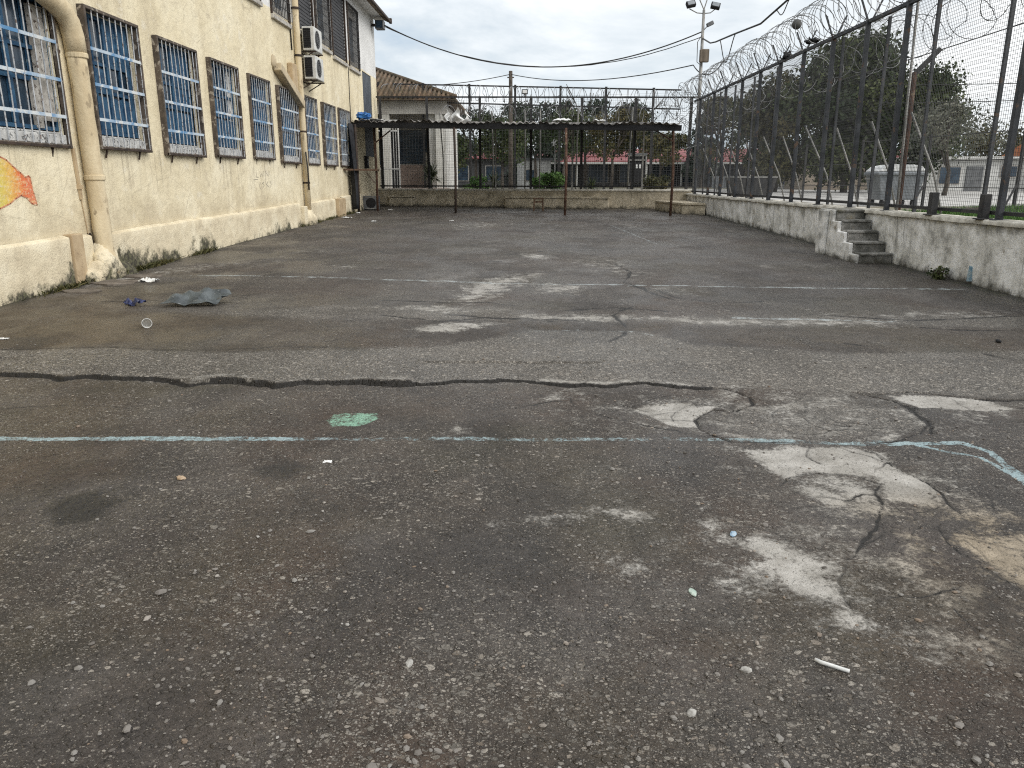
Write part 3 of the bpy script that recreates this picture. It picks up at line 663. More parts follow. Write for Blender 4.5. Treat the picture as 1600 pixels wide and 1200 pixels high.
# ================================================================== THE LONG CREAM BUILDING
WX0 = -6.38          # wall face
def wall_mat():
    m = NT('cream painted render'); xyz = m.xyz()
    c = m.ramp(m.noise(0.9, 6, 0.6), [(0.35, (0.66,0.575,0.395)), (0.5, (0.75,0.665,0.475)), (0.65, (0.81,0.735,0.55))])
    c = m.mix(m.step(m.noise(1.3, 7, 0.65, vec=m.scale((1,1,0.22), (3,0,0))), 0.52, 0.70), c, (0.60,0.52,0.365))
    c = m.mix(m.ma('MULTIPLY', m.step(m.noise(3.0, 8, 0.74), 0.53, 0.66), 0.55), c, (0.52,0.45,0.325))
    c = m.mix(m.ma('MULTIPLY', m.step(m.noise(1.5, 8, 0.74, vec=m.scale((1,1,1), (2,2,7))), 0.58, 0.64), 0.5), c, (0.80,0.75,0.62))
    # grime climbing from the plinth and fine dark runs
    low = m.step(m.ma('ADD', xyz['Z'], m.ma('MULTIPLY_ADD', m.noise(1.8, 6, 0.7), 1.5, -0.75)), 1.35, 0.75)
    c = m.mix(m.ma('MULTIPLY', low, 0.45), c, (0.43,0.36,0.25))
    run = m.step(m.noise(2.2, 6, 0.7, vec=m.scale((1,3.5,0.10), (0,5,0))), 0.60, 0.72)
    c = m.mix(m.ma('MULTIPLY', run, 0.45), c, (0.36,0.31,0.23))
    c = m.mix(m.ma('MULTIPLY', m.step(m.noise(26, 6, 0.78), 0.57, 0.66), 0.5), c, (0.40,0.34,0.25))
    ve = m.voro(0.8, 'DISTANCE_TO_EDGE', vec=m.scale((1,1,1.3), (0,0,0))); c = m.mix(m.ma('MULTIPLY', m.step(m.ma('ADD', ve.outputs['Distance'], m.ma('MULTIPLY', m.noise(4, 4), 0.03)), 0.022, 0.016), 0.30), c, (0.30,0.25,0.18))
    sill = m.ma('MULTIPLY', m.step(xyz['Z'], 1.0, 2.0), m.step(m.ma('MULTIPLY', xyz['Z'], -1), -2.12, -2.06))
    c = m.mix(m.ma('MULTIPLY', m.ma('MULTIPLY', sill, m.step(m.noise(3.0, 5, 0.7, vec=m.scale((1,4.5,0.08), (3,1,0))), 0.53, 0.66)), 0.55), c, (0.30,0.26,0.19))
    # upper storey is whitewashed
    edge = m.ma('ADD', xyz['Z'], m.ma('MULTIPLY_ADD', m.noise(6, 4, 0.6), 0.16, -0.08))
    w = m.ramp(m.noise(1.2, 6, 0.6), [(0.35, (0.66,0.66,0.65)), (0.7, (0.78,0.78,0.77))])
    c = m.mix(m.step(edge, 5.72, 5.76), c, w)
    m.base(c); m.rough(0.88)
    h = m.ma('ADD', m.noise(5, 6, 0.6), m.ma('MULTIPLY', m.noise(60, 4, 0.6), 0.25)); m.bump(h, 0.75, 0.04)
    return m.mat
def plinth_mat():
    m = NT('rough cream plinth'); xyz = m.xyz()
    c = m.ramp(m.noise(1.6, 6, 0.65), [(0.34, (0.56,0.48,0.34)), (0.5, (0.70,0.615,0.445)), (0.66, (0.79,0.715,0.54))])
    c = m.mix(m.ma('MULTIPLY', m.step(m.noise(9, 7, 0.75), 0.55, 0.68), 0.6), c, (0.42,0.36,0.28))
    gl = m.ma('SUBTRACT', xyz['Z'], m.ma('MULTIPLY', xyz['Y'], SL)); dy_ = m.ma('MULTIPLY', m.ma('ADD', xyz['Y'], -12.2), 0.8)
    loc = m.ma('MULTIPLY', m.ma('EXPONENT', m.ma('MULTIPLY', m.ma('MULTIPLY', dy_, dy_), -1.0)), -0.22)
    low = m.step(m.ma('ADD', m.ma('ADD', gl, loc), m.ma('MULTIPLY_ADD', m.noise(1.3, 8, 0.78), 1.7, -0.85)), 0.17, -0.06)
    c = m.mix(low, c, m.mix(m.step(m.noise(14, 5, 0.7), 0.42, 0.6), (0.055,0.05,0.038), (0.13,0.125,0.075)))
    c = m.mix(m.step(m.noise(1.1, 6, 0.7, vec=m.scale((1,1,1), (9,2,4))), 0.64, 0.70), c, (0.27,0.23,0.18))
    m.base(c); m.rough(0.92)
    m.bump(m.ma('ADD', m.noise(7, 6, 0.65), m.ma('MULTIPLY', m.noise(45, 4, 0.7), 0.5)), 0.8, 0.03)
    return m.mat
M_WALL = wall_mat(); M_PLINTH = plinth_mat()
def wall_with_holes(mb, X, y0, y1, z0, z1, holes, depth):
    ys = sorted({y0, y1, *[h[0] for h in holes], *[h[1] for h in holes]}); zs = sorted({z0, z1, *[h[2] for h in holes], *[h[3] for h in holes]})
    for a, b in zip(ys[:-1], ys[1:]):
        for c, d in zip(zs[:-1], zs[1:]):
            my, mz = (a+b)/2, (c+d)/2
            if any(h[0] < my < h[1] and h[2] < mz < h[3] for h in holes): continue
            mb.add([(X,a,c),(X,b,c),(X,b,d),(X,a,d)], [(0,1,2,3)])
    for a, b, c, d in holes:
        q = X-depth
        mb.add([(X,a,c),(X,b,c),(X,b,d),(X,a,d),(q,a,c),(q,b,c),(q,b,d),(q,a,d)], [(0,4,5,1),(1,5,6,2),(2,6,7,3),(3,7,4,0)])
LOW = [(6.95,8.65,2.06,3.90),(9.30,11.08,2.06,3.90),(11.86,13.38,2.08,3.96),(14.12,15.70,2.06,3.93),(16.42,17.92,2.09,3.91),(18.74,20.16,2.11,3.90),(20.82,22.45,2.06,3.88),(23.36,24.66,2.06,3.90),(25.29,26.83,2.06,3.88),(27.55,29.15,2.07,3.91)]
UPP = [(18.6,20.0,5.76,7.65),(20.92,22.38,5.68,7.65),(23.35,24.85,5.72,7.65),(25.22,26.93,5.69,7.66),(27.32,29.24,5.62,7.66),(29.78,31.46,5.62,7.66)]
SIDE = (32.05,33.85,2.5,5.70)
YE = 35.0
bld = thing('prison_building', (-8.5, 15, 0), 'long two storey cream building with barred blue windows and whitewashed upper floor', 'building')
mb = MB(); wall_with_holes(mb, WX0, -6, YE, -0.1, 8.14, LOW+UPP+[SIDE], 0.20)
mb.add([(WX0,YE,-0.1),(-16,YE,-0.1),(-16,YE,8.14),(WX0,YE,8.14)], [(0,1,2,3)])
mb.add([(WX0,-6,-0.1),(-16,-6,-0.1),(-16,-6,8.14),(WX0,-6,8.14)], [(3,2,1,0)])
mb.build('wall', M_WALL, bld)
# plinth: lumpy rendered band following the ground, broken at pipes
def plinth(y0, y1, top, proud, seed):
    mb = MB(); n = max(2, int((y1-y0)/0.12))
    prof = [(0.0, -0.15, 1.12), (0.0, 0.12, 1.06), (0.0, 0.32, 1.0), (0.0, top-0.012, 0.97), (0.0, top, 0.90), (0.0, top+0.028, 0.0)]
    def P(u, v):
        y = y0+(y1-y0)*u; k = v*(len(prof)-1); i = min(int(k), len(prof)-2); t = k-i
        h = prof[i][1]*(1-t)+prof[i+1][1]*t; w = prof[i][2]*(1-t)+prof[i+1][2]*t
        j = 0.020*(float(fbm(np.array(y+seed), np.array(h*1.4+seed), 3.0, 4, 8))-0.5)
        hh = h+(0.035*(float(fbm(np.array(y), np.array(0.3+seed), 1.6, 3, 4))-0.5) if i >= 3 else 0)
        return (WX0+0.004+max(0.0, (proud+j*1.6)*w), y, gz(y)+hh)
    mb.grid(P, n, 15)
    for yy in (y0, y1):
        z = gz(yy); mb.add([(WX0,yy,z-0.15),(WX0+proud*1.1,yy,z-0.15),(WX0+proud,yy,z+top-0.03),(WX0,yy,z+top+0.03)], [(0,1,2,3)])
    return mb
for a, b, t, p, s in ((-4,9.05,0.67,0.10,1),(9.05,10.66,0.66,0.09,2),(10.95,11.24,0.64,0.085,3),(11.62,22.0,0.62,0.09,4),(22.95,26.1,0.58,0.10,5),(27.1,34.9,0.60,0.07,6)):
    plinth(a, b, t, p, s).build('plinth', M_PLINTH, bld, smooth=True)
mb = MB(); mb.box2((WX0,10.67,-0.1),(WX0+0.135,10.94,0.86)); mb.build('pilaster', MT['tan_box'], bld, bevel=0.012, seg=2)
mb = MB(); mb.box2((WX0,26.12,0.1),(WX0+0.22,27.08,0.97)); mb.build('pilaster', MT['tan_box'], bld, bevel=0.015, seg=2)
mb = MB(); mb.box2((WX0,22.02,0.1),(WX0+0.20,22.34,0.86)); mb.build('pilaster', M_PLINTH, bld, bevel=0.02, seg=2)
# cement haunch lumps round the foot of the pipes
def lump(c, r, sc, name='cement_haunch'):
    mb = MB(); mb.ball(c, r, 34, 22, sc=sc)
    mb.v = [(x+0.16*(float(fbm(np.array(y*1.0), np.array(z*1.0), 5, 4, 3))-0.5), y+0.18*(float(fbm(np.array(x+z), np.array(y), 6, 4, 4))-0.5), z+0.16*(float(fbm(np.array(x), np.array(y+z), 5, 4, 9))-0.5)) for x, y, z in mb.v]
    return mb.build(name, M_PLINTH, bld, smooth=True)
lump((-6.28,11.45,0.22), 0.42, (0.62,0.75,1.15)); lump((-6.30,11.12,0.16), 0.30, (0.8,1.1,0.95)); lump((-6.30,11.85,0.10), 0.30, (0.7,1.3,0.9))
lump((-6.30,10.95,0.05), 0.25, (0.9,1.2,0.55)); lump((-6.30,22.75,0.38), 0.30, (0.7,1.5,1.2))
mb = MB(); mb.prism([(-6.378,0.84),(-6.378,0.30),(-6.32,0.28),(-6.31,0.46),(-6.33,0.66),(-6.36,0.83)], 'y', 11.28, 11.36)
mb.build('broken_bracket', MT['rustdark'], bld)
# drain pipes
mb = MB(); mb.tube([(-6.24+random.gauss(0,.002),11.47-0.022*(0.25+k*0.18)+random.gauss(0,.002),0.25+k*0.17) for k in range(19)], [(0.19 if k == 0 else 0.16 if k == 1 else 0.125)+random.gauss(0,0.002) for k in range(19)], 18)
mb.build('drain_pipe', MT['tan_pipe'], bld, smooth=True)
for z_ in (3.26, 1.62):
    mb = MB(); mb.tube([(-6.235,11.47-0.022*z_,z_-0.035),(-6.235,11.47-0.022*z_,z_+0.035)], 0.142, 18); mb.build('pipe_collar', MT['tan_pipe'], bld, bevel=0.012, seg=2)
for z_ in (1.5, 2.9, 4.9, 6.1):
    mb = MB(); mb.tube([(-6.265,22.73,z_-0.025),(-6.265,22.73,z_+0.025)], 0.096, 12); mb.bar((-6.385,22.73,z_),(-6.27,22.73,z_),0.04); mb.build('pipe_strap', MT['rustdark'], bld)
mb = MB(); mb.tube([(-6.24,11.40,3.28),(-6.24,11.38,3.50),(-6.24,11.32,3.68),(-6.24,11.18,3.80),(-6.24,10.98,3.87),(-6.24,10.5,3.98),(-6.24,9.4,4.2)], [0.138,0.138,0.138,0.138,0.134,0.125,0.125], 16)
mb.build('pipe_elbow', MT['tan_pipe'], bld, smooth=True)
mb = MB(); mb.tube([(-6.26,22.72,0.4),(-6.27,22.72,3.3),(-6.27,22.74,5.2),(-6.27,22.76,7.9)], 0.085, 12); mb.build('drain_pipe', MT['tan_pipe'], bld, smooth=True)
mb = MB(); mb.bar((-6.27,20.72,4.36),(-6.24,22.62,3.60),0.22,0.20); mb.build('diagonal_duct', MT['duct'], bld, bevel=0.02, seg=2)
mb = MB(); mb.ball((-6.36,20.74,4.45), 0.14, 14, 10, sc=(0.5,0.9,1.2), jit=0.22); mb.build('duct_cap', MT['duct'], bld, smooth=True)
mb = MB(); mb.box2((-6.38,21.95,3.85),(-6.22,22.38,4.62)); mb.build('duct_stub', MT['tan_box'], bld, bevel=0.03, seg=2)
mb = MB(); mb.tube([(-6.355,22.45,5.0),(-6.355,22.42,6.2),(-6.355,22.40,8.0)], 0.02, 6); mb.build('wall_cable', MT['cable'], bld, smooth=True)
mb = MB(); mb.tube([(-6.18,22.60,1.3),(-6.17,22.58,1.9),(-6.20,22.58,2.35)], 0.022, 6)
mb.build('wall_cable', MT['cable'], bld, smooth=True); mb = MB(); mb.tube([(-6.365,29.55,5.6),(-6.365,29.50,4.6),(-6.365,29.5,3.2)], 0.014, 6); mb.build('wall_cable', MT['cable'], bld, smooth=True)
mb = MB(); mb.bar((-6.36,11.19,2.02),(-6.36,11.23,1.32),0.03,0.05); mb.bar((-6.355,11.22,1.52),(-6.355,11.22,1.46),0.055,0.07); mb.tube([(-6.365,11.24,1.32),(-6.365,11.28,0.95),(-6.365,11.29,0.8)],0.007,5)
mb.build('conduit', MT['tan_box'], bld)
mb = MB(); mb.ball((-6.365,11.16,3.28), 0.035, 8, 6, jit=0.2); mb.build('wall_bolt', MT['rust'], bld)
# roof with overhanging eaves
def soffit_mat():
    return weathered('white soffit', (0.60,0.60,0.59), (0.72,0.72,0.71), 2, 0.85)
def tile_mat(name='old clay tiles'):
    m = NT(name)
    c = m.ramp(m.noise(2.2, 6, 0.65), [(0.36, (0.055,0.046,0.034)), (0.5, (0.12,0.088,0.06)), (0.64, (0.20,0.135,0.09))])
    c = m.mix(m.step(m.noise(7, 5, 0.7), 0.52, 0.66), c, (0.085,0.08,0.04)); m.base(c); m.rough(0.95); return m.mat
M_TILE = tile_mat()
mb = MB(); mb.prism([(-5.80,8.02),(-5.80,8.17),(-10.6,10.2),(-16.4,8.17),(-16.4,8.02),(-10.6,10.05)], 'y', -6.5, 35.35); 
rf = mb.build('roof', M_TILE, bld)
mb = MB(); mb.box2((-6.376,-6.4,8.09),(-5.83,35.3,8.125)); mb.build('soffit', soffit_mat(), rf)
mb = MB(); mb.box2((-5.80,-6.5,8.0),(-5.70,35.4,8.12)); mb.box2((-5.79,35.34,7.98),(-5.67,35.44,8.20)); mb.build('gutter', MT['rustdark'], rf, bevel=0.02)
# windows
def lower_window(i, y0, y1, z0, z1):
    w = random.uniform(-0.01, 0.01)
    brown = i in (2, 3, 4, 6, 8); mb = MB(); P = 0.10 if brown else 0.06; X = WX0
    fr = 0.05
    for a, b, c, d in ((y0-fr,y0,z0-fr,z1+fr),(y1,y1+fr*0.8,z0-fr,z1+fr),(y0,y1,z1,z1+fr)): mb.box2((X-0.02,a,c),(X+P+w,b,d))
    mb.box2((X-0.02,y0-fr*0.2,z0-fr*0.9),(X+P*0.9+w,y1,z0))
    win = mb.build('window', MT['frame_brown'], bld, bevel=0.008)
    # dark room behind and blue casement set back
    mb = MB(); mb.box2((X-0.135,y0,z0),(X-0.115,y1,z1)); mb.build('pane', MT['glass'], win)
    mb = MB(); q = X-0.09; t = 0.05; ym = (y0+y1)/2
    for a, b in ((y0,y0+t),(ym-t*0.8,ym+t*0.8),(y1-t,y1)): mb.box2((q-0.02,a,z0+0.18),(q+0.02,b,z1))
    for z in (z0+0.18, z0+0.78, z0+1.18, z1-t): mb.box2((q-0.018,y0,z),(q+0.018,y1,z+t))
    for a in (y0+(ym-y0)*0.5, ym+(y1-ym)*0.5): mb.box2((q-0.015,a-0.018,z0+0.2),(q+0.015,a+0.018,z1))
    # lower lights are boarded with blue sheet
    if i != 1: mb.box2((q-0.010,y0+t,z0+0.22),(q+0.004,y1-t,z0+0.74))
    if i in (2, 4, 5, 7): mb.box2((q-0.010,y0+t,z0+0.80),(q+0.002,ym-t,z0+1.14))
    if i in (3, 5, 6, 8, 9): mb.box2((q-0.010,ym+t,z0+0.80),(q+0.002,y1-t,z0+1.6))
    if i in (2, 3, 7): mb.box2((q-0.008,ym+t,z0+1.2),(q+0.003,y1-t,z1-t)); mb.box2((q+0.004,y1-0.16,z0+0.2),(q+0.02,y1-0.002,z1-0.002))
    mb.build('casement', MT['blue'], win)
    mb = MB(); mb.box2((X-0.105,y0,z0),(X+0.02,y1,z0+0.13)); mb.box2((X-0.10,y0,z0+0.131),(X-0.02,y1,z0+0.16))
    mb.build('sill', MT['ledge'], win, bevel=0.01)
    if i in (4,):      # pale curtains hang behind part of the glass
        mb = MB(); cw = 0.22*(y1-y0); n = 18
        mb.grid(lambda u, v: (X-0.104+0.008*math.sin(u*34), y1-cw+cw*u, z0+0.6+(z1-z0-0.62)*v), n*2, 1); mb.build('curtain', MT['ledge'], win)
    if i == 1:
        mb = MB(); mb.box2((X-0.10,y1-0.34,z0+0.3),(X-0.045,y1-0.06,z1-0.1)); mb.box2((X-0.10,y1-0.5,z0+0.2),(X-0.06,y1-0.34,z0+0.8)); mb.build('lining', MT['frame_pale'], win)
    mb = MB(); g = X+P-0.02+w; nb = max(8, int((y1-y0)/0.155))
    for k in range(nb+1):
        y = y0+(y1-y0)*k/nb; mb.tube([(g,y,z0-0.02),(g+random.uniform(-0.01,0.01),y+random.uniform(-0.016,0.016),z0+(z1-z0)*random.uniform(0.3,0.7)),(g,y,z1+0.01)], 0.0095, 6)
    mb.build('grille', MT['bar_white'], win)
    mb = MB()
    for k in (0.2, 0.46, 0.72): 
        z = z0+(z1-z0)*k; mb.box2((g-0.004,y0-0.04,z-0.022),(g+0.012,y1+0.04,z+0.022))
    mb.build('crossbar', MT['crossbar'], win)
    mb = MB(); mb.bar((g,y0-0.05,z0-0.03),(g,y1+0.05,z0-0.03),0.03,0.03)
    for k in (0.12, 0.8): mb.bar((g-0.03,y0+(y1-y0)*k,z0-0.03),(g-0.06,y0+(y1-y0)*k,z0-0.17),0.022)
    mb.build('grille_rail', MT['rustdark'], win)
for i, (a, b, c, d) in enumerate(LOW): lower_window(i, a, b, c, d)
for i, (a, b, c, d) in enumerate(UPP):
    X = WX0; mb = MB(); fr = 0.06
    for p in ((a-fr,a,c-fr,d+fr),(b,b+fr,c-fr,d+fr),(a,b,d,d+fr)): mb.box2((X-0.02,p[0],p[2]),(X+0.05,p[1],p[3]))
    win = mb.build('window', MT['rustdark'], bld, bevel=0.008)
    mb = MB(); mb.box2((X-0.05,a-fr,c-0.17),(X+0.08,b+fr,c-0.061)); mb.build('sill', MT['frame_pale'], win, bevel=0.01)
    mb = MB(); mb.box2((X-0.195,a,c),(X-0.17,b,d)); mb.build('pane', MT['glass'], win)
    if i in (2, 4):
        mb = MB()
        for k in range(38): z = c+(d-c)*k/38; mb.box2((X-0.05,a,z),(X-0.025+0.012*(k % 2),b,z+(d-c)/38-0.006))
        mb.build('shutter', MT['dark_panel'], win)
    else:
        mb = MB(); nb = int((b-a)/0.13)
        for k in range(nb+1): y = a+(b-a)*k/nb; mb.box2((X+0.055,y-0.008,c),(X+0.07,y+0.008,d))
        for k in range(10): z = c+(d-c)*k/9; mb.box2((X+0.071,a,z-0.008),(X+0.084,b,z+0.008))
        mb.build('grille', MT['postdark'], win)
        mb = MB(); mb.box2((X-0.16,a,c),(X-0.13,b,c+0.25)); mb.box2((X-0.16,a,d-0.3),(X-0.13,b,d)); mb.box2((X-0.16,(a+b)/2-0.04,c+0.25),(X-0.13,(a+b)/2+0.04,d-0.3)); mb.build('casement', MT['frame_pale'], win)
a, b, c, d = SIDE
mb = MB()
for k in range(9): y = a+(b-a)*k/9; mb.box2((WX0-0.06-0.02*(k % 2),y,c),(WX0-0.02,y+(b-a)/9-0.006,d))
mb.build('door_panel', weathered('dark slate blue panel', (0.045,0.055,0.07), (0.075,0.09,0.11), 3, 0.6), bld)

# painted fish mural on the wall near the viewer
def fish_mat():
    m = NT('faded fish mural'); xyz = m.xyz()
    t = m.ma('ADD', xyz['Y'], m.ma('MULTIPLY_ADD', m.noise(6, 5, 0.7), 0.35, -0.17))
    c = m.ramp(m.step(t, 9.1, 10.38), [(0.0, (0.50,0.52,0.14)), (0.3, (0.66,0.52,0.12)), (0.55, (0.72,0.40,0.10)), (0.74, (0.70,0.17,0.055)), (1.0, (0.62,0.20,0.12))])
    c = m.mix(m.step(m.noise(7, 7, 0.75, vec=m.scale((1,0.5,1.6))), 0.50, 0.62), c, m.mix(0.5, c, (0.70,0.60,0.30)))
    c = m.mix(m.ma('MULTIPLY', m.step(m.noise(24, 6, 0.75), 0.53, 0.62), 0.8), c, (0.72,0.63,0.44)); m.bump(m.noise(14, 6), 0.6, 0.03); m.base(c); m.rough(0.85); return m.mat
outl = [(0,245),(10,250),(20,260),(32,270),(40,277),(45,275),(47,277),(49,286),(53,302),(58,320),(50,318),(42,309),(33,305),(25,310),(16,318),(0,326)]
pts = [AX(x, y, WX0+0.004) for x, y in outl]
body = [(p[1], p[2]) for p in pts]
body = [(8.9,1.95),(9.35,1.99)]+body+[(9.35,1.12),(8.9,1.15),(8.45,1.30),(8.25,1.52),(8.45,1.75)]
mb = MB(); mb.prism(body, 'x', WX0-0.01, WX0+0.004); fish = mb.build('fish_painting', fish_mat(), bld)
mb = MB(); bb = body+[body[0]]
for p, q in zip(bb[:-1], bb[1:]): mb.bar((WX0+0.004,p[0],p[1]),(WX0+0.004,q[0],q[1]),0.004,0.020, up=(1,0,0)) if False else mb.box((WX0+0.003,(p[0]+q[0])/2,(p[1]+q[1])/2),(0.006,math.hypot(q[0]-p[0],q[1]-p[1])+0.01,0.018),rot=Matrix.Rotation(math.atan2(q[1]-p[1],q[0]-p[0]),3,'X'))
mb.build('outline', weathered('faded red outline', (0.42,0.12,0.07), (0.60,0.32,0.18), 14, 0.85, spot=(0.66,0.55,0.38), spotlo=0.58, bump=0), fish)
# scribbled graffiti between the windows: two rows of faint strokes
mb = MB()
def stroke(pp):
    q = [AX(x, y, WX0+0.002) for x, y in pp]
    for p0, p1 in zip(q[:-1], q[1:]): mb.box((WX0+0.001,(p0[1]+p1[1])/2,(p0[2]+p1[2])/2),(0.004,math.hypot(p1[1]-p0[1],p1[2]-p0[2])+0.008,0.014),rot=Matrix.Rotation(math.atan2(p1[2]-p0[2],p1[1]-p0[1]),3,'X'))
for s in ([(400,268),(401,277),(404,277)],[(406,268),(407,276),(409,271),(411,276),(412,267)],[(414,276),(414,267),(419,275),(419,266)],[(421,267),(422,275)],
          [(407,285),(405,290),(408,296)],[(413,284),(410,286),(413,290),(410,294)],[(415,283),(416,293)],[(419,284),(416,288),(420,292)],[(422,283),(424,288),(422,293)],[(396,281),(403,280)]): stroke(s)
mb.build('graffiti', weathered('faint grey marker', (0.27,0.25,0.21), (0.40,0.36,0.28), 30, 0.9, bump=0), bld)

# air conditioners stacked on the wall
def aircon(z, lab):
    t = thing('air_conditioner', (-6.05, 23.65, z), lab, 'air conditioner', 'air conditioner units on the wall')
    y0, y1, x0, x1 = 23.25, 24.12, -6.27, -5.93; h = 0.62
    mb = MB(); mb.box2((x0,y0,z),(x1,y1,z+h)); mb.build('casing', MT['ac'], t, bevel=0.02, seg=2)
    mb = MB(); mb.box2((x0+0.03,y0-0.012,z+0.06),(x1-0.10,y0-0.002,z+h-0.05))
    for k in range(9): mb.box2((x0+0.03,y0-0.02,z+0.07+k*0.058),(x1-0.10,y0-0.013,z+0.085+k*0.058))
    mb.build('coil_panel', MT['black'], t)
    mb = MB(); cy, cz = y0+0.33, z+h/2
    for r in (0.06, 0.12, 0.18, 0.235): mb.tube([(x1+0.012,cy+r*math.cos(a*math.pi/14),cz+r*math.sin(a*math.pi/14)) for a in range(29)], 0.006, 5)
    for k in range(8): a = k*math.pi/4; mb.bar((x1+0.012,cy,cz),(x1+0.012,cy+0.24*math.cos(a),cz+0.24*math.sin(a)),0.008)
    gr = mb.build('fan_grille', MT['grey_box'], t)
    mb = MB(); mb.tube([(x1-0.001,cy,cz),(x1+0.004,cy,cz)], 0.23, 28); mb.build('fan_recess', MT['black'], t)
    mb = MB()
    for y in (y0+0.08, y1-0.08): mb.bar((WX0,y,z-0.03),(x1+0.02,y,z-0.03),0.035); mb.bar((WX0,y,z-0.26),(x1-0.08,y,z-0.045),0.025)
    mb.bar((WX0+0.01,y0,z-0.06),(WX0+0.01,y1,z-0.06),0.03); mb.build('bracket', MT['rustdark'], t)
aircon(5.12, 'upper white air conditioner bracketed on the wall under the shuttered upper window')
aircon(4.36, 'lower white air conditioner bracketed on the wall beside the tall drain pipe')
# floodlight box at the corner
t = thing('floodlight', (-6.15, 34.6, 7.5), 'black box floodlight fixed at the far upper corner of the cream building', 'floodlight')
mb = MB(); mb.box((-6.02,34.45,7.76),(0.36,0.42,0.34)); mb.build('housing', MT['grey_box'], t, bevel=0.02)
mb = MB(); mb.box((-6.02,34.225,7.76),(0.28,0.02,0.26)); mb.build('lens', MT['glass'], t); mb = MB(); mb.box((-6.27,34.45,7.76),(0.2,0.1,0.1)); mb.build('bracket', MT['rustdark'], t)

# ================================================================== RIGHT RETAINING WALL, STEPS
RX = 6.30
def oldwall_mat(name, base, pale, dark, moss=0.4):
    m = NT(name); xyz = m.xyz()
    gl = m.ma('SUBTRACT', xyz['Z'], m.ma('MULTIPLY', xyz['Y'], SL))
    c = m.ramp(m.noise(2.2, 8, 0.70), [(0.37, m_mid(base, dark)), (0.45, base), (0.53, m_mid(base, pale)), (0.58, pale)])
    c = m.mix(m.ma('MULTIPLY', m.step(m.noise(2.6, 8, 0.76), 0.53, 0.66), 0.7), c, m_mid(base, dark))
    c = m.mix(m.ma('MULTIPLY', m.step(m.noise(11, 6, 0.78), 0.55, 0.66), 0.38), c, m_mid(base, dark))
    run = m.noise(3.0, 6, 0.7, vec=m.scale((1,2.4,0.16), (1,2,0)))
    c = m.mix(m.ma('MULTIPLY', m.step(run, 0.56, 0.70), 0.5), c, dark)
    c = m.mix(m.step(m.noise(1.9, 8, 0.75, vec=m.scale((1,1,1), (5,8,1))), 0.59, 0.66), c, (0.30,0.265,0.205))
    top = m.step(m.ma('ADD', xyz['Z'], m.ma('MULTIPLY_ADD', m.noise(3.4, 7, 0.75), 0.7, -0.35)), 0.84, 1.06)
    c = m.mix(m.ma('MULTIPLY', top, moss), c, m.mix(m.step(m.noise(8, 4), 0.45, 0.6), (0.09,0.088,0.075), (0.17,0.155,0.085)))
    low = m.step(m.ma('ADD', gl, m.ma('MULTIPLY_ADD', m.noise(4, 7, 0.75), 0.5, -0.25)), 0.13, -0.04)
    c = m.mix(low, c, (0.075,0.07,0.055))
    c = m.mix(m.ma('MULTIPLY', m.step(m.noise(40, 5, 0.75), 0.60, 0.70), 0.4), c, dark)
    m.base(c); m.rough(0.93)
    m.bump(m.ma('ADD', m.noise(6, 7, 0.65), m.ma('MULTIPLY', m.noise(50, 4, 0.7), 0.4)), 0.7, 0.03); return m.mat
def m_mid(a, b): return tuple((x+y)/2 for x, y in zip(a, b))
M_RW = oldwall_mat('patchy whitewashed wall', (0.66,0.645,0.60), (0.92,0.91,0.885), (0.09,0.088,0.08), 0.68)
M_SIDE = oldwall_mat('whitewashed step side', (0.62,0.61,0.58), (0.88,0.87,0.85), (0.06,0.06,0.055), 0.3)
M_STEP = oldwall_mat('grimy concrete steps', (0.13,0.128,0.115), (0.34,0.33,0.31), (0.035,0.035,0.031), 0.3)
M_FW = oldwall_mat('dirty cream wall', (0.50,0.44,0.33), (0.66,0.585,0.455), (0.19,0.165,0.125), 0.25)
def cap_mat():
    m = NT('pale wall coping'); c = m.ramp(m.noise(5, 6, 0.7), [(0.35, (0.36,0.34,0.29)), (0.6, (0.66,0.63,0.56))]); m.base(c); m.rough(0.9); m.bump(m.noise(20,5),0.5,0.02); return m.mat
M_CAP = cap_mat()
WT = 1.045
rw = thing('retaining_wall', (RX+0.15, 17, 0), 'patchy whitewashed low wall stained with moss under the right fence', 'wall')
mb = MB()
def PW(u, v):
    y = 3.0+28.6*u; z = gz(y)-0.2+(WT-gz(y)+0.2)*v
    return (RX+0.028*(float(fbm(np.array(y), np.array(z), 1.7, 4, 31))-0.5)+0.05*(1-v), y, z+(0.02*(float(fbm(np.array(y), np.array(0.), 2.5, 3, 6))-0.5) if v == 1 else 0))
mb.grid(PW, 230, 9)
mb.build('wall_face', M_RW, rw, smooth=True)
mb = MB()
def PC(u, v):
    y = 3.0+28.6*u; pr = [(-0.035,-0.045),(-0.04,0.0),(-0.02,0.022),(0.15,0.03),(0.34,0.02),(0.36,-0.4)]
    k = v*5; i = min(int(k), 4); t = k-i; a = pr[i][0]*(1-t)+pr[i+1][0]*t; b = pr[i][1]*(1-t)+pr[i+1][1]*t
    j = 0.022*(float(fbm(np.array(y), np.array(v), 3.5, 3, 16))-0.5); return (RX+a+j, y, WT+b+j)
mb.grid(PC, 200, 5); mb.build('coping', M_CAP, rw, smooth=True)
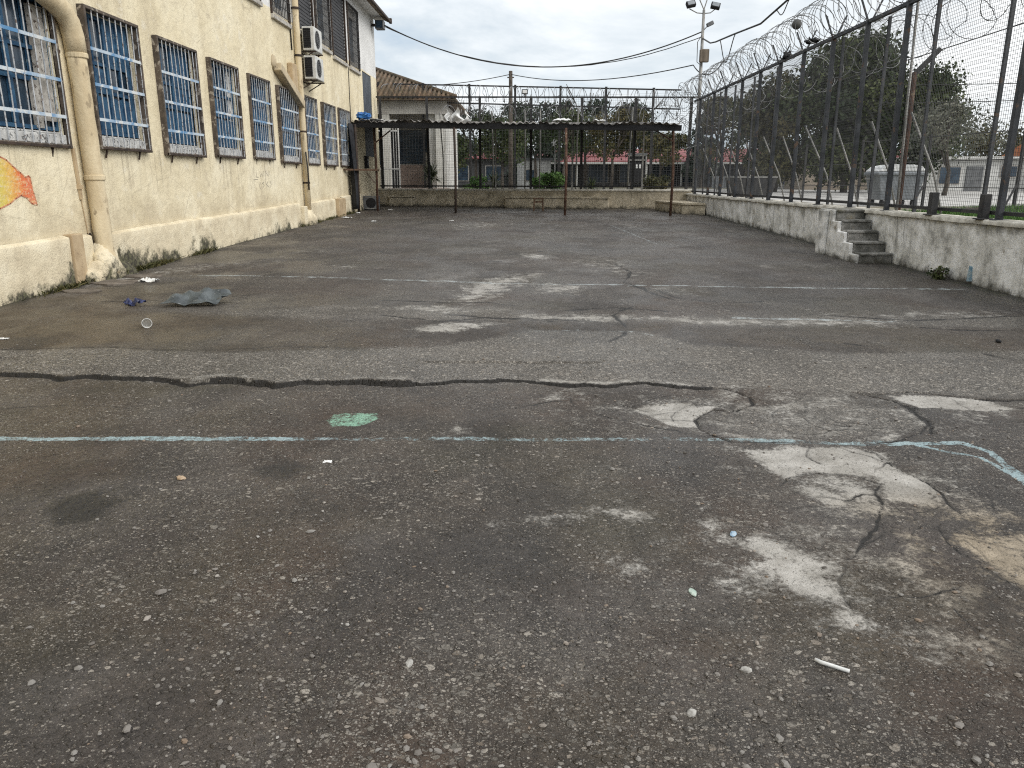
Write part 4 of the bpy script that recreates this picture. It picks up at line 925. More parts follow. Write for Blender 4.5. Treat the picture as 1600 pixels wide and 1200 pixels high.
# concrete steps against the wall, climbing away from the viewer
st = thing('concrete_steps', (5.98, 14.3, gz(14)), 'short flight of mossy concrete steps built against the whitewashed wall', 'steps')
SX0, SX1 = 5.70, RX+0.02
ys_ = [13.42, 13.72, 14.02, 14.32, 14.62, 15.25]; zb = 0.20; zt = 1.06
for k in range(5):
    z1 = zb+(zt-zb)*(k+1)/5; mb = MB()
    mb.box2((SX0+0.07,ys_[k],zb-0.15),(SX1-0.01*k,ys_[k+1]+(0.0 if k < 4 else 0),z1-0.045)); mb.build('step', M_STEP, st, bevel=0.012, seg=2)
    mb = MB(); mb.box2((SX0+0.075,ys_[k]-0.025,z1-0.044),(SX1-0.012*k,ys_[k+1]-0.028 if k < 4 else ys_[k+1],z1)); mb.build('tread', M_STEP, st, bevel=0.014, seg=2)
mb = MB()
prof = [(ys_[0]+0.02,zb-0.15),(ys_[-1],zb-0.15),(ys_[-1],zt),(ys_[4]+0.02,zt-0.01)]
for k in (3, 2, 1, 0): prof += [(ys_[k+1]+0.015,zb+(zt-zb)*(k+1)/5-0.03),(ys_[k]+0.02,zb+(zt-zb)*(k+1)/5-0.03)]
mb.prism(prof, 'x', SX0, SX0+0.068); mb.build('side_wall', M_SIDE, st, bevel=0.01)
mb = MB(); mb.box2((SX0-0.05,14.78,zb-0.15),(SX0-0.002,15.22,zt-0.02)); mb.build('side_pier', M_SIDE, st, bevel=0.02, seg=2)
# blue paint daub at the foot of the wall
mb = MB(); q = [AX(x, y, RX+0.02) for x, y in ((1541,426),(1543,444),(1538,447),(1536,440))]
ys2 = [p[1] for p in q]; mb.prism([(11.00,0.20),(11.06,0.195),(11.055,0.30),(11.04,0.41),(11.015,0.40),(11.01,0.29)], 'x', RX-0.002, RX+0.045); mb.build('paint_daub', weathered('blue paint daub', (0.16,0.28,0.36), (0.34,0.42,0.45), 20, 0.8, bump=0), rw)

# ================================================================== FAR WALL
fw = thing('boundary_wall', (0, FARY(0), gz(33)), 'dirty cream low wall closing the far end of the yard', 'wall')
mb = MB(); N = 90
def PF(u, v):
    x = -6.4+12.9*u; y = FARY(x); z = gz(y)-0.15+(1.19-gz(y)+0.15)*v
    return (x, y+0.03*(float(fbm(np.array(x), np.array(z), 1.5, 4, 51))-0.5), z)
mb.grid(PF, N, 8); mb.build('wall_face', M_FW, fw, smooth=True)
mb = MB()
def PFC(u, v):
    x = -6.4+12.9*u; pr = [(-0.03,-0.05),(-0.035,0.0),(0.0,0.025),(0.28,0.025),(0.3,-0.4)]
    k = v*4; i = min(int(k), 3); t = k-i; return (x, FARY(x)+pr[i][0]*(1-t)+pr[i+1][0]*t, 1.19+pr[i][1]*(1-t)+pr[i+1][1]*t)
mb.grid(PFC, 60, 4); mb.build('coping', M_CAP, fw, smooth=True)
# built-in seats along the wall
ANG = math.atan(FS)
def seat(xa, xb, h, lab):
    mb = MB(); xm = (xa+xb)/2; y = FARY(xm)-0.22
    t = thing('concrete_bench', (xm, y, gz(y)), lab, 'bench', 'concrete benches along the far wall')
    L = (xb-xa)/math.cos(ANG)
    mb.box((xm,y,gz(y)+h/2-0.05),(L,0.40,h),rz=ANG); mb.build('bench_base', M_FW, t, bevel=0.015, seg=2)
    mb = MB(); mb.box((xm,y-0.02,gz(y)+h+0.0),(L+0.06,0.46,0.07),rz=ANG); mb.build('bench_slab', M_FW, t, bevel=0.012, seg=2)
seat(-5.75, -4.75, 0.40, 'short cream concrete bench at the left end of the far wall')
seat(-0.75, 3.35, 0.42, 'long cream concrete bench against the middle of the far wall')
t = thing('concrete_bench', (5.75, 29.2, gz(29)), 'pale concrete corner bench where the far wall meets the right wall', 'bench', 'concrete benches along the far wall')
mb = MB(); mb.prism([(5.05,30.6),(5.55,27.9),(6.29,27.5),(6.29,30.7)], 'z', 0.3, 0.72); mb.build('bench_base', M_FW, t, bevel=0.02, seg=2)
mb = MB(); mb.prism([(5.02,30.6),(5.51,27.85),(6.285,27.44),(6.285,30.7)], 'z', 0.721, 0.80); mb.build('bench_slab', M_FW, t, bevel=0.015, seg=2)
# small wooden stool in front of it
t = thing('stool', (0.52, 29.9, gz(29.9)), 'small worn wooden stool standing before the long concrete bench', 'stool')
g0 = gz(29.9); mb = MB(); mb.box((0.52,29.9,g0+0.46),(0.40,0.34,0.05)); mb.build('seat', MT['rail_timber'], t, bevel=0.008)
for sx in (-0.16, 0.16):
    for sy in (-0.13, 0.13): mb = MB(); mb.bar((0.52+sx*1.1,29.9+sy*1.1,g0),(0.52+sx,29.9+sy,g0+0.435),0.05); mb.build('leg', MT['rail_timber'], t)
mb = MB(); mb.bar((0.36,29.77,g0+0.34),(0.68,29.77,g0+0.34),0.03,0.06); mb.build('apron', MT['rail_timber'], t)

# ================================================================== SHELTER
sh = thing('shelter', (-0.5, 30, 0.4), 'open shelter with ragged dark corrugated roof on thin rusty posts', 'shelter')
RF0 = np.array([-6.34, 29.45]); RF1 = np.array([5.15, 26.55])     # front edge
def roofz(u): return 3.66-0.30*u
def PR(u, v):
    p = RF0*(1-u)+RF1*u; x = p[0]-0.0*v; y = p[1]+5.2*v; k = p[0]
    z = roofz(u)+0.30*v+0.032*math.sin(k*2*math.pi/0.23)
    z += 0.10*(float(fbm(np.array(k), np.array(y), 0.8, 3, 61))-0.5)+(0.10*(float(vnoise(np.array(k*3.1), np.array(v*2.), 62))-0.5) if v < 0.05 else 0)
    return (x, y+(0.16*(float(vnoise(np.array(k*2.3), np.array(1.5), 63))-0.5) if v == 0 else 0), z)
def roofsheet_mat():
    m = NT('sooty corrugated sheet'); c = m.ramp(m.noise(1.3, 6, 0.7), [(0.36, (0.04,0.037,0.034)), (0.5, (0.11,0.10,0.09)), (0.62, (0.24,0.22,0.20))])
    c = m.mix(m.step(m.noise(3.4, 6, 0.75), 0.55, 0.61), c, (0.46,0.44,0.41)); m.base(c); m.rough(0.75); return m.mat
mb = MB(); mb.grid(PR, 330, 12); mb.build('roof', roofsheet_mat(), sh, solid=0.006)
mb = MB()
for v in (0.02, 0.5, 0.97):
    a = PR(0, v); b = PR(1, v); mb.bar((a[0],RF0[1]+5.2*v,roofz(0)+0.30*v-0.14),(b[0],RF1[1]+5.2*v,roofz(1)+0.30*v-0.14),0.10,0.18)
mb.build('beam', MT['black'], sh)
for k in range(9):
    u = (k+0.5)/9; p = RF0*(1-u)+RF1*u; mb = MB(); mb.bar((p[0],p[1]+0.1,roofz(u)-0.045+0.0),(p[0],p[1]+5.1,roofz(u)+0.245),0.05,0.05); mb.build('rafter', MT['black'], sh)
for x, y, top, mt in ((-2.5,28.45,3.36,'rustdark'),(1.39,27.15,3.27,'rust'),(4.98,26.95,3.20,'rust'),(-5.62,30.0,3.45,'rust'),(-6.10,28.9,3.5,'rustdark')):
    mb = MB(); mb.tube([(x,y,gz(y)-0.05),(x+0.02,y,1.8),(x,y+0.25 if y < 28 else y,top)], 0.045, 10); mb.build('post', MT[mt], sh, smooth=True)
for x in (-1.2, 1.9, 4.6):
    y = FARY(x)-0.15; mb = MB(); mb.bar((x,y,1.2),(x,y,3.78-0.028*(x+6)),0.06); mb.build('post', MT['galv'], sh)
mb = MB(); mb.bar((4.98,26.95,2.8),(4.4,27.3,3.2),0.04); mb.build('brace', MT['rust'], sh); mb = MB(); mb.bar((-5.62,30.0,2.9),(-5.0,29.9,3.35),0.04); mb.build('brace', MT['rust'], sh)
# bar shelf between wall and post
t = thing('wall_shelf', (-6.0, 28.6, 1.7), 'narrow brown bar shelf fixed between the wall and a shelter post', 'shelf')
mb = MB(); p, q = AX(538, 265, -6.37), (-5.58, 30.05, 1.93); mb.bar((-6.37,27.9,1.93),(-5.55,29.98,1.93),0.14,0.06); mb.build('board', MT['rail_timber'], t)
mb = MB(); mb.bar((-6.0,29.9,1.88),(-5.66,29.96,1.45),0.05); mb.build('brace', MT['timber'], t)
# tarp hanging from the roof edge against the wall, and the machine box on the ground
mb = MB()
def PT(u, v): return (-6.22+0.10*math.sin(u*9+v*2)+0.06*v, 28.3+0.75*u*(1-0.25*v)+0.1*v, 3.5-2.95*v)
mb.grid(PT, 16, 12); tag(mb.build('tarpaulin', MT['tarp'], None, smooth=True, solid=0.006), 'dark tarpaulin hanging in folds under the left end of the shelter roof', 'tarp')
t = thing('metal_cabinet', (-5.98, 30.9, gz(31)), 'dark old metal cabinet box on the ground at the left corner of the shelter', 'cabinet')
g0 = gz(31); mb = MB(); mb.box2((-6.30,30.65,g0),(-5.72,31.1,g0+0.52)); mb.build('casing', MT['grey_box'], t, bevel=0.015)
mb = MB(); mb.tube([(-5.99,30.645,g0+0.26),(-5.99,30.63,g0+0.26)], 0.19, 20); mb.build('fan_opening', MT['black'], t)
mb = MB(); mb.box2((-6.22,30.635,g0+0.03),(-5.80,30.648,g0+0.06)); mb.box2((-6.22,30.635,g0+0.46),(-5.80,30.648,g0+0.49)); mb.build('trim', MT['galv'], t)
t = thing('switch_box', (-6.34, 31.8, 2.0), 'small black switch box on the shaded wall under the shelter roof', 'switch box')
mb = MB(); mb.box2((-6.38,31.65,2.02),(-6.26,32.0,2.5)); mb.build('casing', MT['black'], t, bevel=0.01); mb = MB(); mb.box2((-6.262,31.72,2.15),(-6.25,31.93,2.4)); mb.build('door', MT['grey_box'], t)

# crumpled sheets and bags
def crumple(name, c, size, amp, mat, label, cat, seed, group=None, nu=14, sc=3.0, lift=True):
    mb = MB(); w, d = size
    def P(u, v):
        x = (u-0.5)*w; y = (v-0.5)*d; r = 1-0.35*float(vnoise(np.array(u*3+seed), np.array(v*3.), seed))
        hx = float(fbm(np.array(x/w*sc+seed), np.array(y/d*sc), 1.6, 3, seed)); hy = float(fbm(np.array(x/w*sc), np.array(y/d*sc+seed), 1.6, 3, seed+5))
        return (c[0]+x*r+0.3*amp*(hy-0.5), c[1]+y*r+0.3*amp*(hx-0.5), c[2]+amp*max(0.02, (hx-0.22))*(1-1.5*max(abs(u-0.5), abs(v-0.5))**2))
    mb.grid(P, nu, nu); o = mb.build(name, mat, None, smooth=False, solid=0.004)
    return tag(o, label, cat, group)
def sheet_v(name, pts_uv, c, mat, label, cat, seed, group=None):
    """upright torn scrap"""
    mb = MB(); n = 10; w, h = pts_uv
    def P(u, v):
        t = 1-0.75*v*abs(u-0.35)-0.5*v; return (c[0]+(u-0.5)*w*t+0.05*math.sin(v*7+seed), c[1]+0.10*math.sin(u*6+seed)+0.06*math.cos(v*9), c[2]+h*v*(1-0.4*abs(u-0.3)))
    mb.grid(P, n, n); return tag(mb.build(name, mat, None, solid=0.004), label, cat, group)
WPM = MT['plastic_white']; GRP = 'torn white sheets on the shelter roof'
sheet_v('torn_plastic_sheet', (0.55,0.50), (-2.45,29.4,3.62), WPM, 'largest torn white sheet standing up on the shelter roof edge', 'plastic sheet', 1, GRP)
sheet_v('torn_plastic_sheet', (0.26,0.42), (-2.85,29.6,3.66), WPM, 'small torn white sheet left of the largest one on the shelter roof', 'plastic sheet', 2.5, GRP)
sheet_v('torn_plastic_sheet', (0.36,0.46), (-2.02,28.6,3.48), WPM, 'curled torn white sheet hanging right of the largest one on the shelter roof', 'plastic sheet', 4, GRP)
crumple('torn_plastic_sheet', (1.30,27.65,3.50), (0.75,0.4), 0.22, WPM, 'wide flat white scrap on the shelter roof edge above the middle rusty post', 'plastic sheet', 12, GRP)
crumple('torn_plastic_sheet', (2.50,27.3,3.47), (0.45,0.35), 0.18, WPM, 'small flat white scrap on the shelter roof right of the middle rusty post', 'plastic sheet', 19, GRP)
crumple('foam_debris', (-5.6,29.5,3.66), (1.1,0.5), 0.16, MT['ledge'], 'strip of pale crumbled debris on the left end of the shelter roof', 'debris', 23)
mb = MB(); mb.ball((-5.93,29.55,3.82), 0.17, 16, 11, sc=(1.5,1.0,0.8), jit=0.34); tag(mb.build('plastic_bag', weathered('blue plastic bag', (0.015,0.09,0.30), (0.04,0.18,0.45), 9, 0.45), None, smooth=False), 'crumpled blue plastic bag on the left end of the shelter roof', 'bag')

# ================================================================== RIGHT FENCE on the retaining wall
FX = 6.36; RAILZ = 4.42; FY0, FY1 = 5.0, 30.6
rfn = thing('security_fence', (FX, 17, WT), 'tall dark steel mesh fence on top of the whitewashed right wall', 'fence')
POSTS = [7.25,8.95,10.63,13.95,15.53,17.22,18.97,20.71,22.3,24.07,25.94,27.65,29.75]
for y in POSTS:
    mb = MB(); lean = random.uniform(-0.05, 0.05); mb.bar((FX,y,WT+0.02),(FX+random.uniform(-0.02,0.02),y+lean,RAILZ),0.078,0.078); mb.box2((FX-0.08,y-0.09,WT+0.015),(FX+0.09,y+0.09,WT+0.035))
    p = mb.build('post', MT['post'], rfn, bevel=0.006)
    for s in (-1, 1):
        mb = MB(); a = random.uniform(0.9, 1.1)
        mb.bar((FX+0.02*s,y,RAILZ-0.03),(FX+0.22*s*a,y,RAILZ+0.43*a),0.028); mb.build('arm', MT['post'], p)
THIN = [9.25,11.2,13.13,14.88,16.9,19.2,21.1,23.1,25.2,27.0,28.8]
for y in THIN:
    mb = MB(); mb.bar((FX+0.085,y,WT+0.02),(FX+0.085,y+random.uniform(-0.05,0.05),RAILZ-0.04),0.045,0.05); mb.build('thin_post', MT['post'], rfn)
mb = MB(); mb.bar((FX,FY0,RAILZ),(FX,FY1,RAILZ),0.07,0.06); mb.build('top_rail', MT['post'], rfn)
mb = MB(); mb.bar((FX+0.05,FY0,WT+0.11),(FX+0.05,FY1,WT+0.11),0.04,0.05); mb.build('bottom_rail', MT['postdark'], rfn)
mb = MB(); xw = FX+0.058
def wire_y(mb, x, z, y0, y1, t): mb.box2((x-t,y0,z-t),(x+t,y1,z+t))
z = WT+0.14
while z < RAILZ-0.03: wire_y(mb, xw, z, FY0, FY1, 0.0018); z += 0.05
y = FY0
while y < FY1: mb.box2((xw+0.003,y-0.0018,WT+0.12),(xw+0.0066,y+0.0018,RAILZ-0.03)); y += 0.05
mb.build('wire_mesh', MT['wire'], rfn)
# light galvanised stays leaning in behind the posts
for y in POSTS[3:]:
    b = random.uniform(-0.1, 0.1); mb = MB(); mb.tube([(FX+0.85+b,y-0.35,TZ-0.05),(FX+0.62+b,y-0.25,1.7),(FX+0.20,y-0.05+b,2.7+b)], 0.019, 7); mb.build('stay', MT['galv'], rfn, smooth=True)
# cut stubs of older posts
for y, lab in ((12.30, 'short cut steel post stub standing alone on the whitewashed wall near the steps'), (10.92, 'short black steel post stub beside the thick fence post nearest the right edge')):
    mb = MB(); mb.box2((FX-0.10,y-0.055,WT+0.02),(FX+0.01,y+0.055,WT+0.36)); mb.box2((FX-0.14,y-0.1,WT+0.018),(FX+0.05,y+0.1,WT+0.036)); tag(mb.build('post_stub', MT['postdark'], None, bevel=0.01), lab, 'post', 'cut post stubs on the right wall')

def coil(name, path, r, pitch, mat, label, cat='razor wire', jit=0.12, seg=22, th=0.006, barbs=True, squash=1.0, axis=(0,1,0), group=None):
    """concertina: a helix of thin strip with barbs round a polyline path"""
    P = [Vector(p) for p in path]; L = [0]
    for a, b in zip(P[:-1], P[1:]): L.append(L[-1]+(b-a).length)
    n = int(L[-1]/pitch*seg); pts = []; rr = r; mb = MB(); ph = 0
    rnd = random.Random(int(L[-1]*100)); off = Vector((0,0,0)); tgt = Vector((0,0,0)); drift = 0
    for i in range(n+1):
        s = L[-1]*i/n
        if i % seg == 0: rr_t = r*(1+rnd.uniform(-jit, jit)); tgt = Vector((rnd.uniform(-1,1),rnd.uniform(-1,1),rnd.uniform(-1,1)))*r*jit*0.9
        rr += (rr_t-rr)*0.12; off += (tgt-off)*0.10
        k = 0
        while k < len(P)-2 and s > L[k+1]: k += 1
        d = (P[k+1]-P[k]); q = P[k]+d*((s-L[k])/max(d.length, 1e-6)); d = d.normalized()
        side = d.cross(Vector((0,0,1))).normalized(); up = side.cross(d); a = 2*math.pi*i/seg
        sl = 0.45*pitch*math.sin(a*0.5+i//seg)
        pts.append(q+off+side*(rr*math.cos(a))+up*(rr*squash*math.sin(a))+d*sl)
    mb.tube(pts, th, 3, caps=False)
    if barbs:
        for i in range(0, len(pts)-1, 2):
            p = pts[i]; d = (pts[i+1]-p).normalized(); s = d.orthogonal().normalized()*0.016
            s.rotate(Matrix.Rotation(rnd.uniform(0, 6.28), 3, d)); mb.add([p-d*0.02+s*0.3,p+s,p+d*0.02+s*0.3,p-s], [(0,1,2,3)])
    return tag(mb.build(name, mat), label, cat, group)
coil('razor_wire', [(FX,FY0,RAILZ+0.42),(FX,12,RAILZ+0.44),(FX+0.02,20,RAILZ+0.44),(FX,FY1+0.6,RAILZ+0.40)], 0.42, 0.23, MT['razor'], 'big razor wire coil lying in the forked arms along the right fence', jit=0.12, th=0.0072)
coil('razor_wire', [(FX+0.5,FY0,4.05),(FX+0.55,10,3.98),(FX+0.48,13,4.12),(FX+0.5,18,4.0),(FX+0.45,24,4.05),(FX+0.4,30,3.95)], 0.33, 0.55, MT['razor'], 'loose sagging razor wire hanging behind the top of the right fence', jit=0.35, th=0.0065)
# rag scraps and ball caught in the wire
crumple('rag', (FX,20.2,RAILZ+0.0), (0.26,0.40), 0.34, MT['black'], 'black rag caught on the right fence rail left of its neighbour', 'rag', 31, 'rags caught on the fence', nu=10)
crumple('rag', (FX,18.55,RAILZ+0.08), (0.30,0.50), 0.30, MT['black'], 'larger black rag caught on the fence rail under the ball', 'rag', 35, 'rags caught on the fence', nu=10)
def ball_mat():
    m = NT('weathered football'); v = m.voro(9.0); c = m.mix(m.step(m.noise(8, 4), 0.4, 0.6), (0.085,0.085,0.08), (0.03,0.03,0.03)); m.base(c); m.rough(0.7); return m.mat
mb = MB(); mb.ball((6.40,19.8,5.13), 0.115, 18, 12); tag(mb.build('ball', ball_mat(), None, smooth=True), 'grey weathered football stuck on top of the razor wire coil', 'ball')
# outer bent-arm post behind the thick post by the steps
t = thing('bent_post', (6.62, 14.05, TZ), 'old rusty post with bent top arm behind the fence at the steps', 'post')
mb = MB(); mb.tube([(6.66,14.15,TZ-0.1),(6.63,14.1,2.4),(6.60,14.05,3.35)], 0.045, 8); mb.build('shaft', MT['rust'], t, smooth=True)
mb = MB(); mb.bar((6.60,14.05,3.32),(6.98,14.05,3.72),0.07); mb.build('arm', MT['postdark'], t)
t = thing('pale_pipe', (6.52, 13.8, TZ), 'thin pale pipe running up behind the fence post above the steps', 'pipe')
mb = MB(); mb.tube([(6.48,13.80,TZ-0.1),(6.46,13.86,2.6),(6.46,13.95,RAILZ+0.2)], 0.022, 7); mb.build('tube', MT['galv'], t, smooth=True); mb = MB(); mb.box((6.47,13.9,2.6),(0.07,0.03,0.05)); mb.build('clip', MT['rust'], t)
# outer low wire fence on the verge
t = thing('wire_fence', (10.8, 19, TZ), 'low wire fence with thin dark posts across the grass beyond the right wall', 'fence')
OUT = [(9.6,27.5),(10.2,24.4),(10.7,21.4),(11.3,18.4),(11.9,15.4),(12.5,12.4)]
for x, y in OUT: mb = MB(); mb.box2((x-0.03,y-0.03,TZ-0.1),(x+0.03,y+0.03,2.75)); mb.build('post', MT['postdark'], t)
for k in (2, 3): x, y = OUT[k]; mb = MB(); mb.bar((x-0.5,y-0.4,TZ),(x,y,1.5),0.035); mb.build('brace', MT['postdark'], t)
for z in (1.4, 2.05, 2.68):
    mb = MB(); mb.tube([(x,y,z) for x, y in OUT], 0.011, 5); mb.build('strand', MT['cable'], t)
# rubble lump on the verge
mb = MB(); mb.ball((8.6,15.2,TZ+0.03), 0.30, 12, 8, sc=(1.3,0.8,0.55), jit=0.2); tag(mb.build('boulder', MT['bark'], None), 'dark stone lump lying on the grass verge beyond the right fence', 'stone')

# ================================================================== FAR FENCES
def far_fence(name, off, xs, ztop, zbase, mat, pw, label, mesh=None, rails=()):
    t = thing(name, (0, FARY(0, off), zbase), label, 'fence')
    for x in xs:
        y = FARY(x, off); mb = MB(); mb.bar((x,y,zbase),(x+random.uniform(-0.04,0.04),y,ztop(x)),pw); mb.build('post', mat, t)
    xa, xb = -6.3, 6.75
    for r in rails: mb = MB(); mb.bar((xa,FARY(xa,off),r(xa)),(xb,FARY(xb,off),r(xb)),0.05,0.06); mb.build('rail', mat, t)
    if mesh:
        st_, th, z1 = mesh; mb = MB(); n = int((xb-xa)/st_)
        for k in range(n+1): x = xa+(xb-xa)*k/n; y = FARY(x, off)-0.05; mb.box2((x-th,y-th,zbase),(x+th,y+th,z1(x)))
        z = zbase+0.05
        while z < z1(0): mb.bar((xa,FARY(xa,off)-0.06,z),(xb,FARY(xb,off)-0.06,z),th*2); z += st_
        mb.build('wire_mesh', MT['wire'], t)
    return t
zA = lambda x: 4.78-0.028*x; zB = lambda x: 5.68-0.05*x
far_fence('far_fence', 0.12, [-6.15,-4.06,-1.86,0.24,2.27,4.27,6.3], lambda x: zA(x)+0.03, 1.2, MT['postdark'], 0.10, 'dark steel mesh fence standing on the low far wall behind the shelter', mesh=(0.075,0.0024,zA), rails=(zA, lambda x: 1.32))
outer_fence = far_fence('outer_fence', 4.6, [-7.0,-4.85,-2.56,-0.48,1.56,3.6,5.63], lambda x: zB(x)+0.05, TZ, MT['postdark'], 0.10, 'taller outer fence with razor wire a few metres behind the far fence', mesh=(0.15,0.003,lambda x: zB(x)-0.75), rails=(lambda x: zB(x)-0.02, lambda x: zB(x)-0.8))
coil('razor_wire', [(x,FARY(x,4.6),zB(x)-0.36) for x in (-6.8,-3,0,3,6.9)], 0.34, 0.27, MT['razor'], 'razor wire coil stretched between the two top rails of the outer fence', jit=0.1, seg=18, th=0.013)
coil('razor_wire', [(x,FARY(x)-0.4,4.12-0.03*x+0.06*math.sin(x*2)) for x in (-3.3,-1.5,0,1.5,3,4.5,6.3)], 0.24, 0.30, MT['razor'], 'tangled razor wire lying along the back of the shelter roof', jit=0.45, seg=16, th=0.012)
coil('razor_wire', [(6.35,30.6,2.6),(6.0,30.4,3.4),(6.5,30.5,4.2),(5.5,30.7,4.5),(6.4,30.9,5.0),(5.2,30.9,4.1),(6.2,30.7,3.4)], 0.36, 0.30, MT['razor'], 'dense razor wire tangle filling the far right corner of the fences', jit=0.5, seg=16, th=0.010)
t = thing('floodlight', (1.0, 33.5, 4.8), 'small square floodlight standing on top of the far fence rail', 'floodlight')
q = AF(820, 155, 0.1); mb = MB(); mb.box((q[0],q[1],zA(0)+0.20),(0.24,0.10,0.18)); mb.build('housing', MT['black'], t); mb = MB(); mb.box((q[0],q[1]-0.055,zA(0)+0.20),(0.18,0.01,0.12)); mb.build('lens', MT['white'], t); mb = MB(); mb.box((q[0],q[1],zA(0)+0.06),(0.04,0.04,0.11)); mb.build('bracket', MT['black'], t)

for px_ in (692, 770, 820, 843, 900, 982):
    q = AF(px_, 240, 1.2); mb = MB(); mb.tube([(q[0],q[1],TZ-0.1),(q[0]+0.02,q[1]-0.1,2.5),(q[0],q[1]-0.9,4.3)], 0.03, 7); mb.build('stay', MT['galv'], outer_fence, smooth=True)
# ================================================================== POLES AND CABLES
lp = thing('light_pole', (6.72, 31.6, TZ), 'galvanised lighting pole with twin floodlights at the far right corner', 'light pole')
mb = MB(); mb.tube([(6.74,31.6,TZ-0.2),(6.72,31.6,4.5),(6.70,31.6,7.75)], [0.085,0.07,0.05], 10); mb.build('pole', MT['galv'], lp, smooth=True)
mb = MB(); mb.tube([(6.70,31.6,7.75),(6.52,31.6,8.1),(6.42,31.6,8.4)], 0.022, 6); mb.build('mast_arm', MT['galv'], lp); mb = MB(); mb.tube([(6.70,31.6,7.75),(6.80,31.6,8.1),(6.86,31.6,8.5)], 0.022, 6); mb.build('mast_arm', MT['galv'], lp)
for s, x, z in ((-1,6.18,7.92),(1,7.10,7.86)):
    mb = MB(); mb.tube([(6.70,31.6,7.62),(6.70+0.25*s,31.6,7.64),(x+0.03*s,31.58,7.78)], 0.02, 6); a = mb.build('lamp_arm', MT['galv'], lp)
    R_ = Matrix.Rotation(math.radians(-28), 3, 'X') @ Matrix.Rotation(math.radians(14*s), 3, 'Y')
    mb = MB(); mb.box((x,31.5,z),(0.34,0.16,0.22),rot=R_); h = mb.build('floodlight', MT['black'], lp, bevel=0.015)
    v = Vector((x,31.5,z))+R_ @ Vector((0,-0.087,0)); mb = MB(); mb.box(v,(0.26,0.012,0.15),rot=R_); mb.build('lens', MT['bin'], h)
mb = MB(); mb.tube([(6.70,31.6,7.0),(6.86,31.55,7.18)], 0.018, 6); mb.build('camera_arm', MT['galv'], lp)
mb = MB(); mb.box((6.94,31.5,7.24),(0.26,0.16,0.14),rot=Matrix.Rotation(math.radians(-25), 3, 'Y')); mb.build('camera_head', MT['grey_box'], lp, bevel=0.02)
mb = MB(); mb.box((6.78,31.45,6.12),(0.34,0.18,0.46)); mb.build('control_box', MT['timber'], lp, bevel=0.02)
mb = MB(); mb.tube([(6.66,31.5,6.85),(6.5,31.45,6.6),(6.52,31.45,5.9),(6.66,31.45,5.8)], 0.014, 5); mb.build('hanging_lead', MT['cable'], lp)
tp = thing('telegraph_pole', (-0.85, 48, TZ), 'dark wooden telegraph pole rising behind the outer fence', 'pole')
mb = MB(); mb.tube([(-0.85,48,TZ-0.2),(-0.85,48,7.7)], [0.15,0.11], 10); mb.build('shaft', MT['bark'], tp, smooth=True); mb = MB(); mb.bar((-1.05,48,7.35),(-0.65,48,7.35),0.06); mb.build('crossarm', MT['bark'], tp)
def cable(pts, r, label, name='cable', n=8, sag=0, grp=None, wob=0.0):
    P = []; rnd = random.Random(len(pts)*7+int(r*1e4))
    for a, b in zip(pts[:-1], pts[1:]):
        for k in range(n):
            t = k/n; P.append(tuple(a[i]*(1-t)+b[i]*t-(sag*4*t*(1-t) if i == 2 else 0)+(rnd.uniform(-wob, wob) if wob else 0) for i in range(3)))
    P.append(pts[-1]); mb = MB(); mb.tube(P, r, 5)
    return tag(mb.build(name, MT['cable'], None, smooth=True), label, 'cable', grp)
cable([(-5.84,34.45,7.76),(6.66,31.6,6.98)], 0.024, 'thick upper cable drooping from the cream building to the lighting pole', n=40, sag=1.42)
cable([(-5.84,34.45,7.72),(6.66,31.6,6.80)], 0.016, 'thin cable drooping just under the thick one to the lighting pole', n=40, sag=1.30, wob=0.01)
mb = MB(); mb.tube([(6.72,31.6,6.75),(6.55,29.5,6.26),(6.48,28.4,6.12),(6.42,25.8,5.92),(6.45,23,5.72),(6.40,20.2,5.86),(6.45,17,6.15),(6.6,13,6.75),(6.9,8,7.6)], 0.026, 6)
P_ = [(6.45+0.045*math.sin(k*0.9), 28.4-k*0.16, 6.08-0.0*k+0.045*math.cos(k*0.9)-0.30*math.sin(min(k,66)/66*math.pi)*1.1+max(0,k-50)*0.012) for k in range(0, 90)]
cb = mb.build('cable', MT['cable'], None, smooth=True); tag(cb, 'wrapped cable with hanging loops running from the lighting pole above the right fence', 'cable')
for (ya, yb, za, zb_, dip, q) in ((27.6,25.6,6.06,5.90,0.75,0.02),(21.6,20.6,5.78,5.84,0.22,0.016),(19.6,18.4,5.9,6.02,0.25,0.016)):
    mb = MB(); mb.tube([(6.43,ya+(yb-ya)*k/14,za+(zb_-za)*k/14-dip*math.sin(math.pi*k/14)**1.5) for k in range(15)], q*0.8, 5); mb.build('loop', MT['cable'], cb, smooth=True)
cable([(-0.9,47.9,7.5),(-9.5,44,6.6)], 0.022, 'thin wire from the telegraph pole toward the tiled house roof', n=14, sag=0.35)
cable([(-0.8,47.9,7.5),(6.7,33,6.0),(7.6,31.6,6.0)], 0.022, 'thin wire from the telegraph pole toward the lighting pole', n=14, sag=0.45)
cable([(9.5,26,4.5),(15,18,6.3)], 0.016, 'upper overhead wire seen through the right fence mesh', n=10, sag=0.1); cable([(13,30,4.9),(22,24,4.5)], 0.014, 'middle overhead wire seen through the right fence mesh', n=8, sag=0.05); cable([(13,30,4.3),(22,24,4.3)], 0.014, 'lowest overhead wire seen through the right fence mesh', n=8, sag=0.15)

